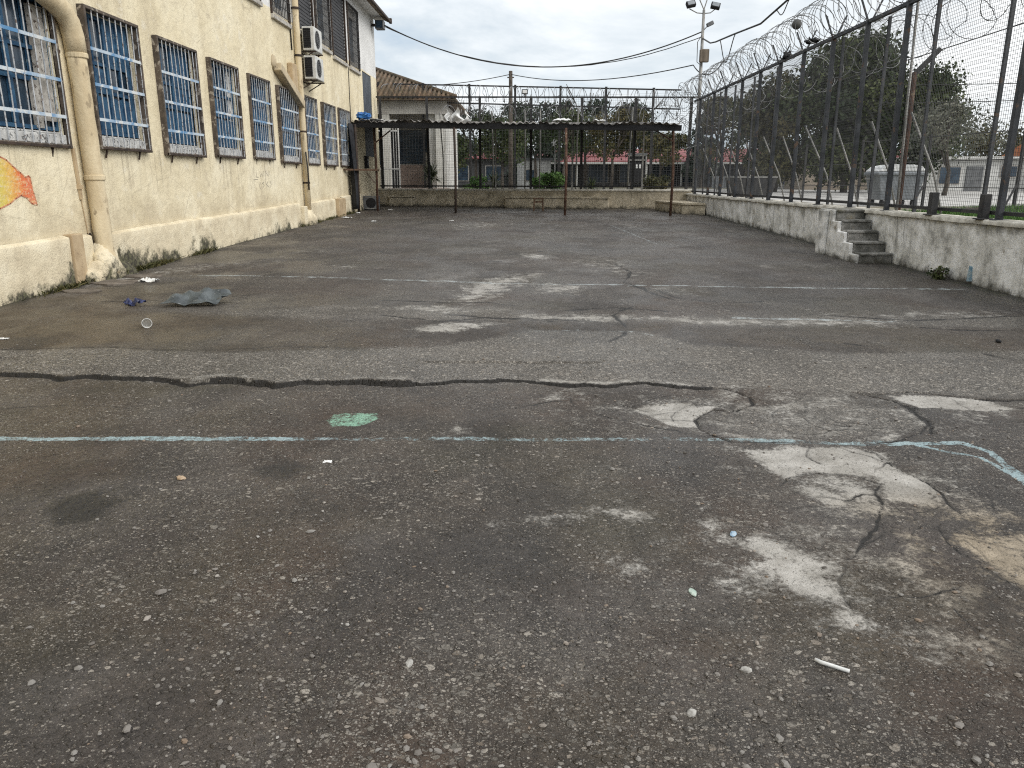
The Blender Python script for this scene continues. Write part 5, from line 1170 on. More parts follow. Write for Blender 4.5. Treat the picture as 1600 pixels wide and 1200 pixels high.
# ================================================================== TILED HOUSE behind the far fence
hs = thing('tiled_house', (-6.5, 40, TZ), 'pale single storey house with mossy tiled hip roof and shaded porch', 'house')
M_HW = weathered('pale house render', (0.42,0.40,0.37), (0.56,0.54,0.50), 2.0, 0.9); M_HP = weathered('pinkish panel wall', (0.36,0.27,0.23), (0.46,0.36,0.31), 2.0, 0.9)
mb = MB(); mb.box2((-12,40.0,TZ-0.1),(-4.3,40.2,5.0)); mb.build('porch_wall', M_HW, hs)
mb = MB(); mb.box2((-4.55,38.2,TZ-0.1),(-3.75,44.5,5.0)); mb.build('side_wall', weathered('white house corner', (0.55,0.54,0.51), (0.68,0.67,0.64), 2.0, 0.9), hs)
mb = MB(); mb.box2((-12,37.9,4.55),(-3.65,38.15,5.25)); mb.build('fascia_beam', M_HW, hs)
for x in (-4.05, -6.55): mb = MB(); mb.box2((x-0.17,37.92,TZ-0.1),(x+0.17,38.18,4.55)); mb.build('column', weathered('white column', (0.55,0.54,0.5), (0.66,0.65,0.61), 3, 0.9), hs, bevel=0.02)
mb = MB(); mb.box2((-12,37.7,TZ-0.1),(-3.6,38.2,1.18)); mb.build('porch_step', M_HP, hs)
for x0, x1, z0, z1 in ((-6.25,-5.05,2.35,3.95),(-4.98,-4.60,2.9,3.95),(-8.6,-7.2,2.3,3.95)):
    mb = MB(); mb.box2((x0-0.06,39.93,z0-0.06),(x1+0.06,39.998,z1+0.06)); w_ = mb.build('window', MT['frame_pale'], hs); mb = MB(); mb.box2((x0,39.90,z0),(x1,39.925,z1)); mb.build('pane', MT['glass'], w_)
mb = MB(); mb.box2((-6.25,39.86,TZ),(-5.05,39.99,2.28)); mb.build('panel', M_HP, hs)
mb = MB(); mb.box2((-6.95,39.9,TZ),(-6.35,39.99,3.9)); mb.build('door', MT['dark_panel'], hs)
ex, ey, ez = -3.2, 37.4, 5.22; rx_, ry_, rz2 = -7.6, 41.6, 6.95
mb = MB(); mb.add([(-13,ey,ez),(ex,ey,ez),(rx_,ry_,rz2),(-13,ry_,rz2),(ex,46,ez),(-13,46,ez),(-13,ey,ez-0.1),(ex,ey,ez-0.1),(ex,46,ez-0.1),(-13,46,ez-0.1)], [(0,1,2,3),(1,4,2),(4,5,3,2),(6,7,1,0),(7,8,4,1),(9,8,7,6)])
rf2 = mb.build('roof', M_TILE, hs)
mb = MB()
for k in range(44):        # rows of half-round tiles seen at the eave and up the slope
    x = -13+k*0.225
    t1 = 1.0 if x < rx_ else max(0.02, (ex-x)/(ex-rx_))
    mb.tube([(x,ey-0.06,ez+0.03),(x,ey+(ry_-ey)*t1,ez+(rz2-ez)*t1+0.03)], 0.075, 6)
mb.build('tile_rows', M_TILE, rf2, smooth=True)
mb = MB(); mb.tube([(ex,ey,ez+0.05),(rx_,ry_,rz2+0.05)], 0.11, 7); mb.tube([(rx_,ry_,rz2+0.05),(-13,ry_,rz2+0.05)], 0.11, 7); mb.build('ridge_tiles', M_TILE, rf2, smooth=True)
# white grille gate beside it
gt = thing('grille_gate', (-6.0, 36.2, TZ), 'white barred gate standing behind the left end of the far fence', 'gate')
mb = MB(); x0, x1, z0, z1 = -6.75, -5.70, 1.05, 4.15
for p in ((x0,z0,x1,z0),(x0,z1,x1,z1),(x0,z0,x0,z1),(x1,z0,x1,z1),(x0,z1-0.45,x1,z1-0.45),(x0,z0+1.0,x1,z0+1.0)): mb.bar((p[0],36.2,p[1]),(p[2],36.2,p[3]),0.05)
mb.build('frame', MT['white'], gt); mb = MB()
for k in range(1, 9): x = x0+(x1-x0)*k/9; mb.bar((x,36.2,z0),(x,36.2,z1),0.022)
mb.build('bars', MT['white'], gt)

# ================================================================== BACKGROUND BUILDINGS
def box_house(name, x0, x1, y0, y1, h, wall, label, roof=None, roofh=0.0, wins=(), cat='building', over=0.4, grp=None):
    t = thing(name, ((x0+x1)/2, (y0+y1)/2, TZ), label, cat, grp)
    mb = MB(); mb.box2((x0,y0,TZ-0.1),(x1,y1,h)); mb.build('wall', wall, t)
    mb = MB()
    if roofh: mb.prism([(y0-over,h+0.002),(y1+over,h+0.002),(y1+over,h+0.12),((y0+y1)/2,h+roofh),(y0-over,h+0.12)], 'x', x0-over, x1+over)
    else: mb.box2((x0-over,y0-over,h+0.002),(x1+over,y1+over,h+0.18))
    mb.build('roof', roof or wall, t)
    for (a, b, c, d, mt) in wins:
        mb = MB(); mb.box2((a-0.07,y0-0.05,c-0.07),(b+0.07,y0-0.002,d+0.07)); w_ = mb.build('window', MT['frame_pale'], t); mb = MB(); mb.box2((a,y0-0.07,c),(b,y0-0.052,d)); mb.build('pane', MT[mt], w_)
    return t
shop = box_house('shop_row', 1.5, 36, 74, 82, 3.55, MT['shop_wall'], 'long low dark building with a red sheet canopy beyond the road', MT['red_roof'], 0.9, [(3+2.9*k,4.8+2.9*k,1.3,2.9,'glass') for k in range(11)], over=0.5)
mb = MB(); mb.prism([(71.2,3.15),(73.9,3.68),(73.9,3.60),(71.2,3.05)], 'x', 1.2, 36.4); mb.build('canopy', MT['red_roof'], shop); mb = MB(); mb.box2((1.2,71.1,2.9),(36.4,71.19,3.08)); mb.build('canopy_edge', MT['white_wall'], shop)
for k in range(12): mb = MB(); mb.box2((1.5+k*3.1,71.25,TZ),(1.62+k*3.1,71.37,3.05)); mb.build('canopy_post', MT['white_wall'], shop)
box_house('shop_row', -9, -0.6, 70, 76, 3.3, MT['shop_wall'], 'short dark shed with red roof behind the telegraph pole', MT['red_roof'], 0.7, [(-7,-5,1.5,2.7,'glass'),(-3.4,-2,1.5,2.7,'glass')], over=0.5)
wh = box_house('white_house', 24, 32.5, 49, 54, 2.75, MT['white_wall'], 'low grey white house behind the bare tree on the right', MT['white_wall'], 0, [(25.3,26.5,1.35,2.3,'glass'),(29.0,29.9,1.75,2.35,'glass')], 'house', 0.35)
mb = MB(); mb.box2((26.9,48.93,TZ),(27.9,48.998,2.35)); mb.build('door', MT['grey_box'], wh)
box_house('tan_house', 32, 44, 47, 54, 2.6, MT['tan_wall'], 'tan house with bright orange tiled roof at the right edge', MT['orange_tile'], 1.5, [(34,35.2,1.3,2.2,'glass'),(38,39.2,1.3,2.2,'glass')], 'house', 0.5)
box_house('grey_shed', 19.5, 24.3, 56, 60, 2.9, MT['tan_wall'], 'small brown shed half hidden behind the dumpster', MT['shop_wall'], 0.5, [(20.4,21.6,1.5,2.3,'glass')], 'shed')
# perimeter wall of grey panels along the road
pn = thing('panel_fence', (18, 66, TZ), 'long grey sheet panel fence along the far side of the road', 'fence')
for k in range(17):
    x = 15.5+k*1.5; mb = MB()
    for j in range(10): mb.box2((x+j*0.148,66-0.02*(j % 2),TZ-0.05),(x+j*0.148+0.147,66.04,1.85))
    mb.build('panel', MT['bin'], pn)
# blue and white booth
bt = thing('booth', (19.3, 61, TZ), 'small white and blue roadside booth with two windows', 'booth')
x0, x1, y0 = 18.9, 20.9, 60.5
mb = MB(); mb.box2((x0,y0,TZ),(x1,y0+1.6,3.0)); mb.build('body', MT['white'], bt, bevel=0.02); mb = MB(); mb.box2((x0-0.01,y0-0.02,1.25),(x1+0.01,y0-0.002,1.8)); mb.build('blue_band', MT['sign_blue'], bt)
for a in (x0+0.12, x0+1.08): mb = MB(); mb.box2((a,y0-0.03,2.0),(a+0.8,y0-0.002,2.75)); mb.build('window', MT['glass'], bt)
mb = MB(); mb.box2((x0-0.15,y0-0.2,3.002),(x1+0.15,y0+1.8,3.1)); mb.build('roof', MT['grey_box'], bt)
# dumpster
dm = thing('dumpster', (10.25, 22, TZ), 'grey wheeled dumpster with a white lid beyond the right fence', 'dumpster')
cx, cy = 10.25, 22.2; mb = MB()
b0, b1, d0, d1 = 0.50, 0.64, 0.38, 0.46; zb_, zt_ = TZ+0.17, TZ+0.92
mb.add([(cx-b0,cy-d0,zb_),(cx+b0,cy-d0,zb_),(cx+b0,cy+d0,zb_),(cx-b0,cy+d0,zb_),(cx-b1,cy-d1,zt_),(cx+b1,cy-d1,zt_),(cx+b1,cy+d1,zt_),(cx-b1,cy+d1,zt_)], [(0,3,2,1),(4,5,6,7),(0,1,5,4),(1,2,6,5),(2,3,7,6),(3,0,4,7)])
mb.box2((cx-b1-0.03,cy-d1-0.03,zt_-0.10),(cx+b1+0.03,cy+d1+0.03,zt_-0.02)); mb.build('body', MT['bin'], dm, bevel=0.02, seg=2)
mb = MB(); mb.prism([(cx-b1,zt_+0.002),(cx+b1,zt_+0.002),(cx+0.50,zt_+0.14),(cx+0.25,zt_+0.185),(cx-0.25,zt_+0.185),(cx-0.50,zt_+0.14)], 'y', cy-d1, cy+d1); mb.build('lid', MT['binlid'], dm, bevel=0.02, seg=2)
for sx in (-0.42, 0.42):
    for sy in (-0.3, 0.3): mb = MB(); mb.tube([(cx+sx-0.03,cy+sy,TZ+0.09),(cx+sx+0.03,cy+sy,TZ+0.09)], 0.09, 12); mb.build('wheel', MT['black'], dm)
for sx in (-1, 1): mb = MB(); mb.tube([(cx+sx*(b1+0.0),cy-0.2,zt_-0.2),(cx+sx*(b1+0.08),cy-0.2,zt_-0.2),(cx+sx*(b1+0.08),cy+0.2,zt_-0.2),(cx+sx*b1,cy+0.2,zt_-0.2)], 0.018, 6); mb.build('handle', MT['galv'], dm)
# dark skip near the corner
sk = thing('skip', (9.2, 33, TZ), 'dark metal skip with pale rim behind the corner of the right fence', 'skip')
mb = MB(); x0, x1, y0, y1 = 8.35, 10.1, 32.0, 33.3
mb.add([(x0+0.15,y0+0.1,TZ+0.02),(x1-0.15,y0+0.1,TZ+0.02),(x1-0.15,y1-0.1,TZ+0.02),(x0+0.15,y1-0.1,TZ+0.02),(x0,y0,TZ+0.78),(x1,y0,TZ+0.78),(x1,y1,TZ+0.78),(x0,y1,TZ+0.78)], [(0,3,2,1),(0,1,5,4),(1,2,6,5),(2,3,7,6),(3,0,4,7)])
mb.build('body', MT['postdark'], sk, solid=0.02); mb = MB()
for a, b in (((x0,y0),(x1,y0)),((x1,y0),(x1,y1)),((x1,y1),(x0,y1)),((x0,y1),(x0,y0))): mb.bar((*a,TZ+0.80),(*b,TZ+0.80),0.06)
mb.build('rim', MT['galv'], sk)
# notice cabinet on legs behind the far fence
nb_ = thing('notice_cabinet', (5.5, 40, TZ), 'grey framed dark cabinet on legs behind the right end of the shelter', 'cabinet')
a = AY(983, 243, 40); b = AY(1008, 284, 40); mb = MB(); mb.box2((a[0],40,b[2]+0.0),(b[0],40.45,a[2])); mb.build('case', MT['black'], nb_)
mb = MB()
for p, q in (((a[0],a[2]),(b[0],a[2])),((a[0],a[2]-0.22),(b[0],a[2]-0.22)),((a[0],a[2]),(a[0],b[2])),((b[0],a[2]),(b[0],b[2]))): mb.bar((p[0],39.97,p[1]),(q[0],39.97,q[1]),0.06)
mb.build('frame', MT['galv'], nb_)
mb = MB(); mb.box2((a[0]-0.05,39.9,a[2]+0.035),(b[0]+0.05,40.5,a[2]+0.10)); mb.build('hood', MT['grey_box'], nb_)
for x in (a[0]+0.08, b[0]-0.08): mb = MB(); mb.bar((x,40.2,TZ-0.1),(x,40.2,b[2]),0.06); mb.build('leg', MT['galv'], nb_)
for k in (0, 1):
    xm = a[0]+0.40+0.16*k; zm = (a[2]+b[2])/2+0.12; mb = MB(); mb.box2((xm-0.045,39.985,zm-0.10),(xm+0.045,39.997,zm+0.09)); mb.build('notice', MT['plastic_white'], nb_)
# round dish on a pole
dp = thing('satellite_dish', (2.3, 58, TZ), 'round white satellite dish on a slim pole beyond the far fence', 'satellite dish')
q = AY(868, 221, 58); mb = MB(); mb.tube([(q[0]-0.02,58.1,TZ-0.1),(q[0]-0.02,58.1,q[2])], 0.05, 7); mb.build('pole', MT['galv'], dp)
mb = MB(); mb.grid(lambda u, v: (q[0]+0.30*u*math.cos(6.2832*v),57.9+0.10*u*u-0.12,q[2]+0.40*u*math.sin(6.2832*v)), 5, 24); mb.build('dish', MT['white'], dp, smooth=True, solid=0.02)
mb = MB(); mb.tube([(q[0],57.9,q[2]-0.3),(q[0],57.5,q[2]-0.02)], 0.015, 5); mb.build('feed_arm', MT['galv'], dp)
cl = box_house('small_hut', -0.6, 2.0, 62, 64.5, 3.0, MT['white_wall'], 'small white hut with grey roof beside the dish pole', MT['grey_box'], 0, [(0.1,0.8,1.5,2.3,'glass')], 'hut', 0.2)

# ================================================================== TREES AND PLANTS
def foliage(name, clumps, n, leaf, mat, parent, flat=0.8, seed=0):
    r = np.random.default_rng(seed); ctr = np.array([c[:3] for c in clumps]); rad = np.array([c[3] for c in clumps]); w = rad**2/np.sum(rad**2)
    k = r.choice(len(clumps), n, p=w); d = r.normal(size=(n, 3)); d /= np.linalg.norm(d, axis=1)[:, None]
    rr = rad[k]*r.uniform(0.25, 1.0, n)**0.5*(1+0.18*r.normal(size=n)); P = ctr[k]+d*rr[:, None]*np.array([1, 1, flat])
    a = r.normal(size=(n, 3)); a /= np.linalg.norm(a, axis=1)[:, None]; b = np.cross(a, r.normal(size=(n, 3))); b /= np.linalg.norm(b, axis=1)[:, None]
    s = leaf*r.uniform(0.6, 1.4, n)[:, None]
    V = np.stack([P-a*s, P+b*s*0.55, P+a*s, P-b*s*0.55], 1).reshape(-1, 3)
    rt = parent
    while rt.parent: rt = rt.parent
    V = V-np.array(rt.location)
    me = bpy.data.meshes.new(name); me.vertices.add(4*n); me.vertices.foreach_set('co', V.ravel()); me.loops.add(4*n); me.loops.foreach_set('vertex_index', np.arange(4*n, dtype=np.int32))
    me.polygons.add(n); me.polygons.foreach_set('loop_start', np.arange(0, 4*n, 4, dtype=np.int32)); me.update(calc_edges=True)
    shade = np.clip(r.normal(0.52, 0.30, len(clumps))[k]+r.normal(0, 0.2, n), 0, 1)
    at = me.attributes.new('rnd', 'FLOAT', 'FACE'); at.data.foreach_set('value', shade.astype(np.float32)); me.materials.append(mat)
    o = bpy.data.objects.new(name, me); COL.objects.link(o); o.parent = parent; return o
def limbs(p, d, L, r, depth, out, tips, rnd, spread=0.55):
    q = p+d*L; out.append((p, p+d*L*0.5+Vector((rnd.uniform(-.06,.06),rnd.uniform(-.06,.06),0))*L, q, r))
    if depth == 0: tips.append(q); return
    for i in range(rnd.choice((2, 3))):
        e = (d+Vector((rnd.uniform(-1,1),rnd.uniform(-1,1),rnd.uniform(-.25,.7)))*spread).normalized(); limbs(q, e, L*rnd.uniform(0.62, 0.86), r*0.62, depth-1, out, tips, rnd, spread)
def tree(loc, h, rad, n, leaf, mat, label, seed, name='tree', trunk_h=0.35, clump=(9, 0.40), grp=None, flat=0.85, depth=3, base=TZ, cat='tree', crown_low=0.28):
    rnd = random.Random(seed); t = thing(name, (loc[0], loc[1], base), label, cat, grp); out = []; tips = []
    limbs(Vector((loc[0], loc[1], base-0.1)), Vector((rnd.uniform(-.05,.05),rnd.uniform(-.05,.05),1)).normalized(), h*trunk_h, h*0.022+0.03, depth, out, tips, rnd)
    mb = MB()
    for a, b, c, r in out: mb.tube([a, b, c], [r, r*0.85, r*0.62], 6)
    mb.build('trunk', MT['bark'], t, smooth=True)
    cz = base+h*(crown_low+1)/2; hh = h*(1-crown_low)/2; cl = []
    for i in range(clump[0]):
        a = rnd.uniform(0, 6.28); e = rnd.uniform(-1, 1); q = math.sqrt(max(0, 1-e*e))*rnd.uniform(0.45, 1.0); s = rnd.uniform(0.65, 1.25)
        cl.append((loc[0]+rad*0.78*q*math.cos(a), loc[1]+rad*0.78*q*math.sin(a), cz+hh*0.80*e, rad*clump[1]*s))
    cl += [(p.x, p.y, min(p.z, base+h*0.95), rad*clump[1]*0.7) for p in tips[:10] if p.z > base+h*crown_low and math.hypot(p.x-loc[0], p.y-loc[1]) < rad*1.05]
    foliage('crown', cl, n, leaf, mat, t, flat, seed); return t
def conifer(loc, h, rad, n, leaf, mat, label, seed, grp=None):
    rnd = random.Random(seed); t = thing('conifer', (loc[0], loc[1], TZ), label, 'tree', grp); mb = MB(); mb.tube([(loc[0],loc[1],TZ-0.1),(loc[0],loc[1],TZ+h)], [0.16,0.03], 6); mb.build('trunk', MT['bark'], t)
    cl = []
    for i in range(26):
        k = i/26; a = rnd.uniform(0, 6.28); r = rad*(1-k*0.85)*rnd.uniform(0.5, 1.0); cl.append((loc[0]+r*0.7*math.cos(a), loc[1]+r*0.7*math.sin(a), TZ+h*(0.12+0.84*k), rad*(0.42-0.26*k)))
    foliage('crown', cl, n, leaf, mat, t, 0.7, seed); return t
# the big dark tree right of centre, built as a broad layered crown
bt_ = tree((17.8, 44.5), 7.9, 3.7, 50000, 0.118, MT['leaf_dark'], 'large dense dark tree rising behind the right fence', 3, 'broad_tree', 0.26, (34, 0.38), crown_low=0.10)
tree((21.4, 44), 6.2, 2.7, 19000, 0.11, MT['leaf_dark'], 'dark leaning tree joined to the right side of the largest tree', 14, 'broad_tree', 0.26, (20, 0.42), crown_low=0.12)
tree((14.4, 46), 6.2, 2.6, 15000, 0.11, MT['leaf_olive'], 'olive brown tree at the left side of the largest tree', 25, 'broad_tree', 0.26, (17, 0.42), crown_low=0.10)
FAR = 'trees behind the far fence'
def at(px, Y): return (AY(px, 280, Y)[0], Y)
for px, top, Y, kind, rad, lab in (
    (700,212,52,'leaf_dark',1.6,'low dark bush tree beside the tiled house corner'),
    (745,178,64,'leaf_pine',2.6,'grey green tree left of the telegraph pole'),
    (785,186,52,'leaf_dark',2.1,'dark green tree directly behind the telegraph pole'),
    (835,166,60,'leaf_conifer',2.7,'tall dark bushy tree right of the telegraph pole'),
    (880,180,56,'leaf_dark',2.1,'dark round tree behind the satellite dish'),
    (915,164,62,'leaf_conifer',2.7,'tall dark tree in the middle behind the shelter'),
    (955,178,57,'leaf_olive',2.2,'olive tree right of the middle of the shelter'),
    (985,168,60,'leaf_conifer',2.2,'dark tree above the notice cabinet'),
    (1030,216,54,'leaf_olive',1.8,'low olive tree behind the right end of the shelter'),
    (1125,158,56,'leaf_olive',2.5,'olive brown tree right of the lighting pole'),
    (1168,168,52,'leaf_dark',2.0,'dark tree between the lighting pole and the largest tree')):
    x, y = at(px, Y); z = AY(px, top, Y)[2]; tree((x, y), z-TZ, rad, 4600, 0.11, MT[kind], lab, px, 'tree', 0.42, (11, 0.38), FAR, crown_low=0.46 if px < 1050 else 0.25)
for px, top, Y, lab in ((1095,150,70,'pointed conifer just right of the lighting pole'), (808,172,70,'pointed conifer just right of the telegraph pole'), (860,176,72,'slim pointed conifer above the satellite dish'), (1205,120,62,'tall dark conifer left of the largest tree')):
    x, y = at(px, Y); conifer((x, y), AY(px, top, Y)[2]-TZ, 2.0, 3200, 0.16, MT['leaf_pine'] if Y > 65 else MT['leaf_conifer'], lab, px, FAR)
# grey half-bare tree on the right
tree(at(1478, 36), 3.9, 2.7, 3300, 0.075, MT['leaf_grey'], 'grey thin leaved tree with a forked trunk before the white house', 52, 'bare_tree', 0.30, (20, 0.32), depth=4, crown_low=0.42)
tree(at(1545, 60), 4.5, 2.6, 2600, 0.12, MT['leaf_olive'], 'loose olive tree behind the white house near the right edge', 57, 'tree', 0.3, (12, 0.4), 'trees behind the right houses')
tree(at(1590, 62), 4.2, 2.3, 2200, 0.12, MT['leaf_grey'], 'grey green tree above the orange tiled roof', 58, 'tree', 0.3, (12, 0.4), 'trees behind the right houses')
tree(at(1445, 64), 5.2, 2.8, 2600, 0.13, MT['leaf_grey'], 'pale grey tree right of the large dark tree', 59, 'tree', 0.3, (12, 0.4), 'trees behind the right houses')
# distant wooded mass along the horizon
v = []; 
hz = bpy.data.objects.new('distant_woods', None)
tmp = thing('distant_woods', (0, 150, TZ), 'distant band of dark trees along the horizon', 'woods'); tmp['kind'] = 'stuff'
cl = [(x, 118+random.uniform(-8, 8), TZ+random.uniform(1.0, 3.8), random.uniform(2.2, 4.2)) for x in np.arange(-60, 130, 2.6)]
foliage('foliage', cl, 16000, 0.42, MT['leaf_pine'], tmp, 0.8, 77)
# palms and bushes behind the far wall
def yucca(loc, h, n, L, label, seed, grp=None, z=TZ):
    rnd = random.Random(seed); t = thing('yucca', (loc[0], loc[1], z), label, 'plant', grp); mb = MB(); mb.tube([(loc[0],loc[1],z-0.05),(loc[0],loc[1],z+h)], [0.10,0.07], 7); mb.build('stem', MT['bark'], t)
    mb = MB()
    for i in range(n):
        a = rnd.uniform(0, 6.28); e = rnd.uniform(-0.2, 1.35); l = L*rnd.uniform(0.7, 1.1); d = Vector((math.cos(a)*math.cos(e), math.sin(a)*math.cos(e), math.sin(e))); s = Vector((-math.sin(a), math.cos(a), 0))*0.028
        p0 = Vector((loc[0], loc[1], z+h)); p1 = p0+d*l*0.55; p2 = p0+d*l+Vector((0,0,-0.25*l*math.cos(e)))
        mb.add([p0-s*0.6,p0+s*0.6,p1+s,p1-s,p2], [(0,1,2,3),(3,2,4)])
    o = mb.build('leaves', MT['leaf_dark'], t); at_ = o.data.attributes.new('rnd', 'FLOAT', 'FACE'); at_.data.foreach_set('value', [rnd.random() for _ in o.data.polygons]); return t
yucca(at(673, 35.2), 0.75, 110, 0.85, 'spiky yucca in front of the tiled house porch', 4, 'spiky plants behind the far wall')
yucca(at(772, 36), 0.5, 70, 0.7, 'spiky plant right of the tiled house behind the far wall', 5, 'spiky plants behind the far wall')
yucca(at(925, 36), 0.3, 60, 0.6, 'low spiky plant behind the middle of the far wall', 6, 'spiky plants behind the far wall')
def bush(loc, r, n, leaf, mat, label, seed, z=TZ, grp=None, hs=1.0):
    rnd = random.Random(seed); t = thing('bush', (loc[0], loc[1], z), label, 'bush', grp); mb = MB()
    for i in range(7): a = rnd.uniform(0, 6.28); mb.tube([(loc[0],loc[1],z-0.03),(loc[0]+r*0.5*math.cos(a),loc[1]+r*0.5*math.sin(a),z+r*0.9*hs)], [0.02,0.006], 5)
    mb.build('stems', MT['bark'], t); cl = [(loc[0]+rnd.uniform(-.6,.6)*r, loc[1]+rnd.uniform(-.6,.6)*r, z+r*hs*rnd.uniform(0.3, 1.2), r*rnd.uniform(0.3, 0.5)) for _ in range(9)]
    foliage('foliage', cl, n, leaf, mat, t, 0.8, seed); return t
bush(at(853, 34.6), 0.78, 2400, 0.07, MT['leaf_bright'], 'bright green bush behind the far wall left of the middle post', 8)
bush(at(1025, 34.8), 0.72, 1500, 0.06, MT['leaf_olive'], 'dry olive bush behind the far wall under the notice cabinet', 9)
bush(at(745, 36.0), 0.60, 1100, 0.06, MT['leaf_bright'], 'small green shrub behind the far wall left of the bright bush', 10)
# weed at the foot of the right wall, weeds and moss tufts along the left plinth
bush((6.16, 11.55), 0.17, 420, 0.020, MT['leaf_dark'], 'dark weed tuft growing at the foot of the right wall', 21, gz(11.5), hs=0.9)
def tuft(n, fn, name, label, mat, h=(0.03, 0.10)):
    v = []; f = []; rn = []
    for i in range(n):
        x, y = fn(); z = gz(y)-0.005; hh = random.uniform(*h); a = random.uniform(0, 6.28); w = random.uniform(0.004, 0.012); o = len(v); dx, dy = math.cos(a)*w, math.sin(a)*w; lx, ly = random.gauss(0, hh*.6), random.gauss(0, hh*.6)
        v += [(x-dx,y-dy,z),(x+dx,y+dy,z),(x+lx+dx,y+ly+dy,z+hh*0.7),(x+lx*1.6,y+ly*1.6,z+hh)]; f.append((o,o+1,o+2,o+3)); rn.append(random.random())
    me = bpy.data.meshes.new(name); me.from_pydata(v, [], f); me.materials.append(mat); a_ = me.attributes.new('rnd', 'FLOAT', 'FACE'); a_.data.foreach_set('value', rn)
    o = bpy.data.objects.new(name, me); COL.objects.link(o); return tag(o, label, 'weeds', kind='stuff')
CEN = [10.2,10.9,11.3,11.8,12.2,12.6,13.2,15.0,22.3,23.4,25.0,26.5,28.0]
tuft(2600, lambda: (WX0+0.10+abs(random.gauss(0, 0.06)), random.choice(CEN)+random.gauss(0, 0.28)), 'weeds', 'moss and small weeds along the foot of the cream building', MT['leaf_olive'])

# ================================================================== LITTER AND LOOSE STONES
def gnd(px, py, up=0.0): x, y = G(px, py); return (x, y, gz(y)+up)
crumple('paper_scrap', gnd(233, 440, 0.0), (0.30,0.22), 0.12, MT['plastic_white'], 'crumpled white paper bag on the asphalt near the pipe foot', 'litter', 41)
crumple('plastic_bag', gnd(208, 476, 0.0), (0.24,0.20), 0.16, weathered('dark blue bag film', (0.008,0.010,0.028), (0.03,0.04,0.12), 18, 0.3), 'crumpled dark blue plastic bag on the asphalt left of the grey sheet', 'bag', 43)
crumple('plastic_sheet', gnd(312, 474, 0.0), (0.78,0.62), 0.42, weathered('grey dusty film', (0.04,0.048,0.052), (0.10,0.115,0.12), 5, 0.4, spot=(0.20,0.21,0.21), spotlo=0.60), 'dusty grey plastic sheet lying folded on the asphalt', 'plastic sheet', 46, nu=22, sc=1.3)
# clear plastic cup lying on its side
def cup_mat():
    m = NT('cloudy plastic cup'); m.base((0.55,0.55,0.53)); m.rough(0.35); m.b.inputs['Alpha'].default_value = 0.55; return m.mat
t = thing('plastic_cup', gnd(230, 511), 'cloudy plastic cup lying on its side on the muddy asphalt', 'cup')
g = Vector(gnd(230, 511)); mb = MB(); ax = Vector((0.45,-0.85,0.05)).normalized(); sd = ax.orthogonal().normalized(); ub = ax.cross(sd)
def PCu(u, v): r = 0.036+0.012*u; a = 6.2832*v; return g+Vector((0,0,0.046))+ax*(0.10*u-0.05)+(sd*math.cos(a)+ub*math.sin(a))*r
mb.grid(PCu, 4, 22); mb.build('cup_wall', cup_mat(), t, smooth=True, solid=0.001)
mb = MB(); mb.tube([PCu(1, k/22)+ax*0.001 for k in range(23)], 0.003, 6); mb.build('rim', MT['plastic_white'], t, smooth=True)
mb = MB(); mb.grid(lambda u, v: g+Vector((0,0,0.046))-ax*0.049+(sd*math.cos(6.2832*v)+ub*math.sin(6.2832*v))*0.036*u, 2, 22); mb.build('cup_base', cup_mat(), t)
for k, (px, py, s, lab) in enumerate(((512,722,0.055,'small white paper scrap just below the blue line'),(542,341,0.34,'flat white paper litter near the foot of the far drain pipe'),(584,346,0.16,'white crumpled scrap on the asphalt before the shelter'),(610,328,0.22,'white scrap on the ground beside the dark metal cabinet'),(560,333,0.18,'pale scrap at the foot of the hanging tarpaulin'),(5,530,0.09,'white paper strip at the left edge of the muddy patch'),(706,345,0.14,'white scrap at the foot of the left shelter post'))):
    crumple('paper_scrap', gnd(px, py, 0.0), (s, s*0.6), s*0.35, MT['plastic_white'], lab, 'litter', 60+k, 'white paper scraps on the yard', nu=8)
mb = MB(); a = Vector(gnd(1273, 1035, 0.012)); b = Vector(gnd(1327, 1053, 0.010)); mb.tube([a, a+(b-a)*0.15+Vector((0,-0.006,0)), b], [0.006,0.007,0.0065], 7); tag(mb.build('plastic_straw', MT['plastic_white'], None, smooth=True), 'thin white stick lying on the asphalt at the lower right', 'litter')
def shard(px, py, s, mat, label, cat, sc=(1.4,0.9,0.35), name='stone'):
    g = gnd(px, py, s*sc[2]*0.4); mb = MB(); mb.ball(g, s, 8, 6, sc=sc, jit=0.18); a = random.uniform(0, 3.14); c_, s_ = math.cos(a), math.sin(a); mb.v = [(g[0]+(x-g[0])*c_-(y-g[1])*s_, g[1]+(x-g[0])*s_+(y-g[1])*c_, z) for x, y, z in mb.v]
    return tag(mb.build(name, mat, None), label, cat)
shard(1082, 926, 0.020, weathered('pale green glass', (0.30,0.40,0.34), (0.45,0.52,0.46), 30, 0.3), 'pale green glass chip on the asphalt at lower right', 'litter', (1.5,0.8,0.3), 'glass_chip')
shard(1146, 834, 0.020, weathered('blue wrapper', (0.16,0.30,0.45), (0.45,0.52,0.56), 40, 0.4), 'tiny pale blue wrapper below the large concrete patch', 'litter', (1.5,0.7,0.2), 'wrapper')
shard(1166, 1048, 0.017, MT['stone'], 'white stone left of the thin white stick', 'stone', (1.2,0.9,0.5))
shard(283, 748, 0.026, weathered('tan stone', (0.35,0.25,0.16), (0.46,0.36,0.26), 30, 0.8), 'tan stone on the asphalt below the blue line at left', 'stone', (1.4,0.8,0.4))
shard(1081, 1116, 0.016, MT['stone'], 'pale stone at the lower edge below the white stick', 'stone', (1.3,0.9,0.5)); shard(640, 1038, 0.018, MT['stone'], 'grey stone in the middle of the foreground asphalt', 'stone', (1.5,0.8,0.4))
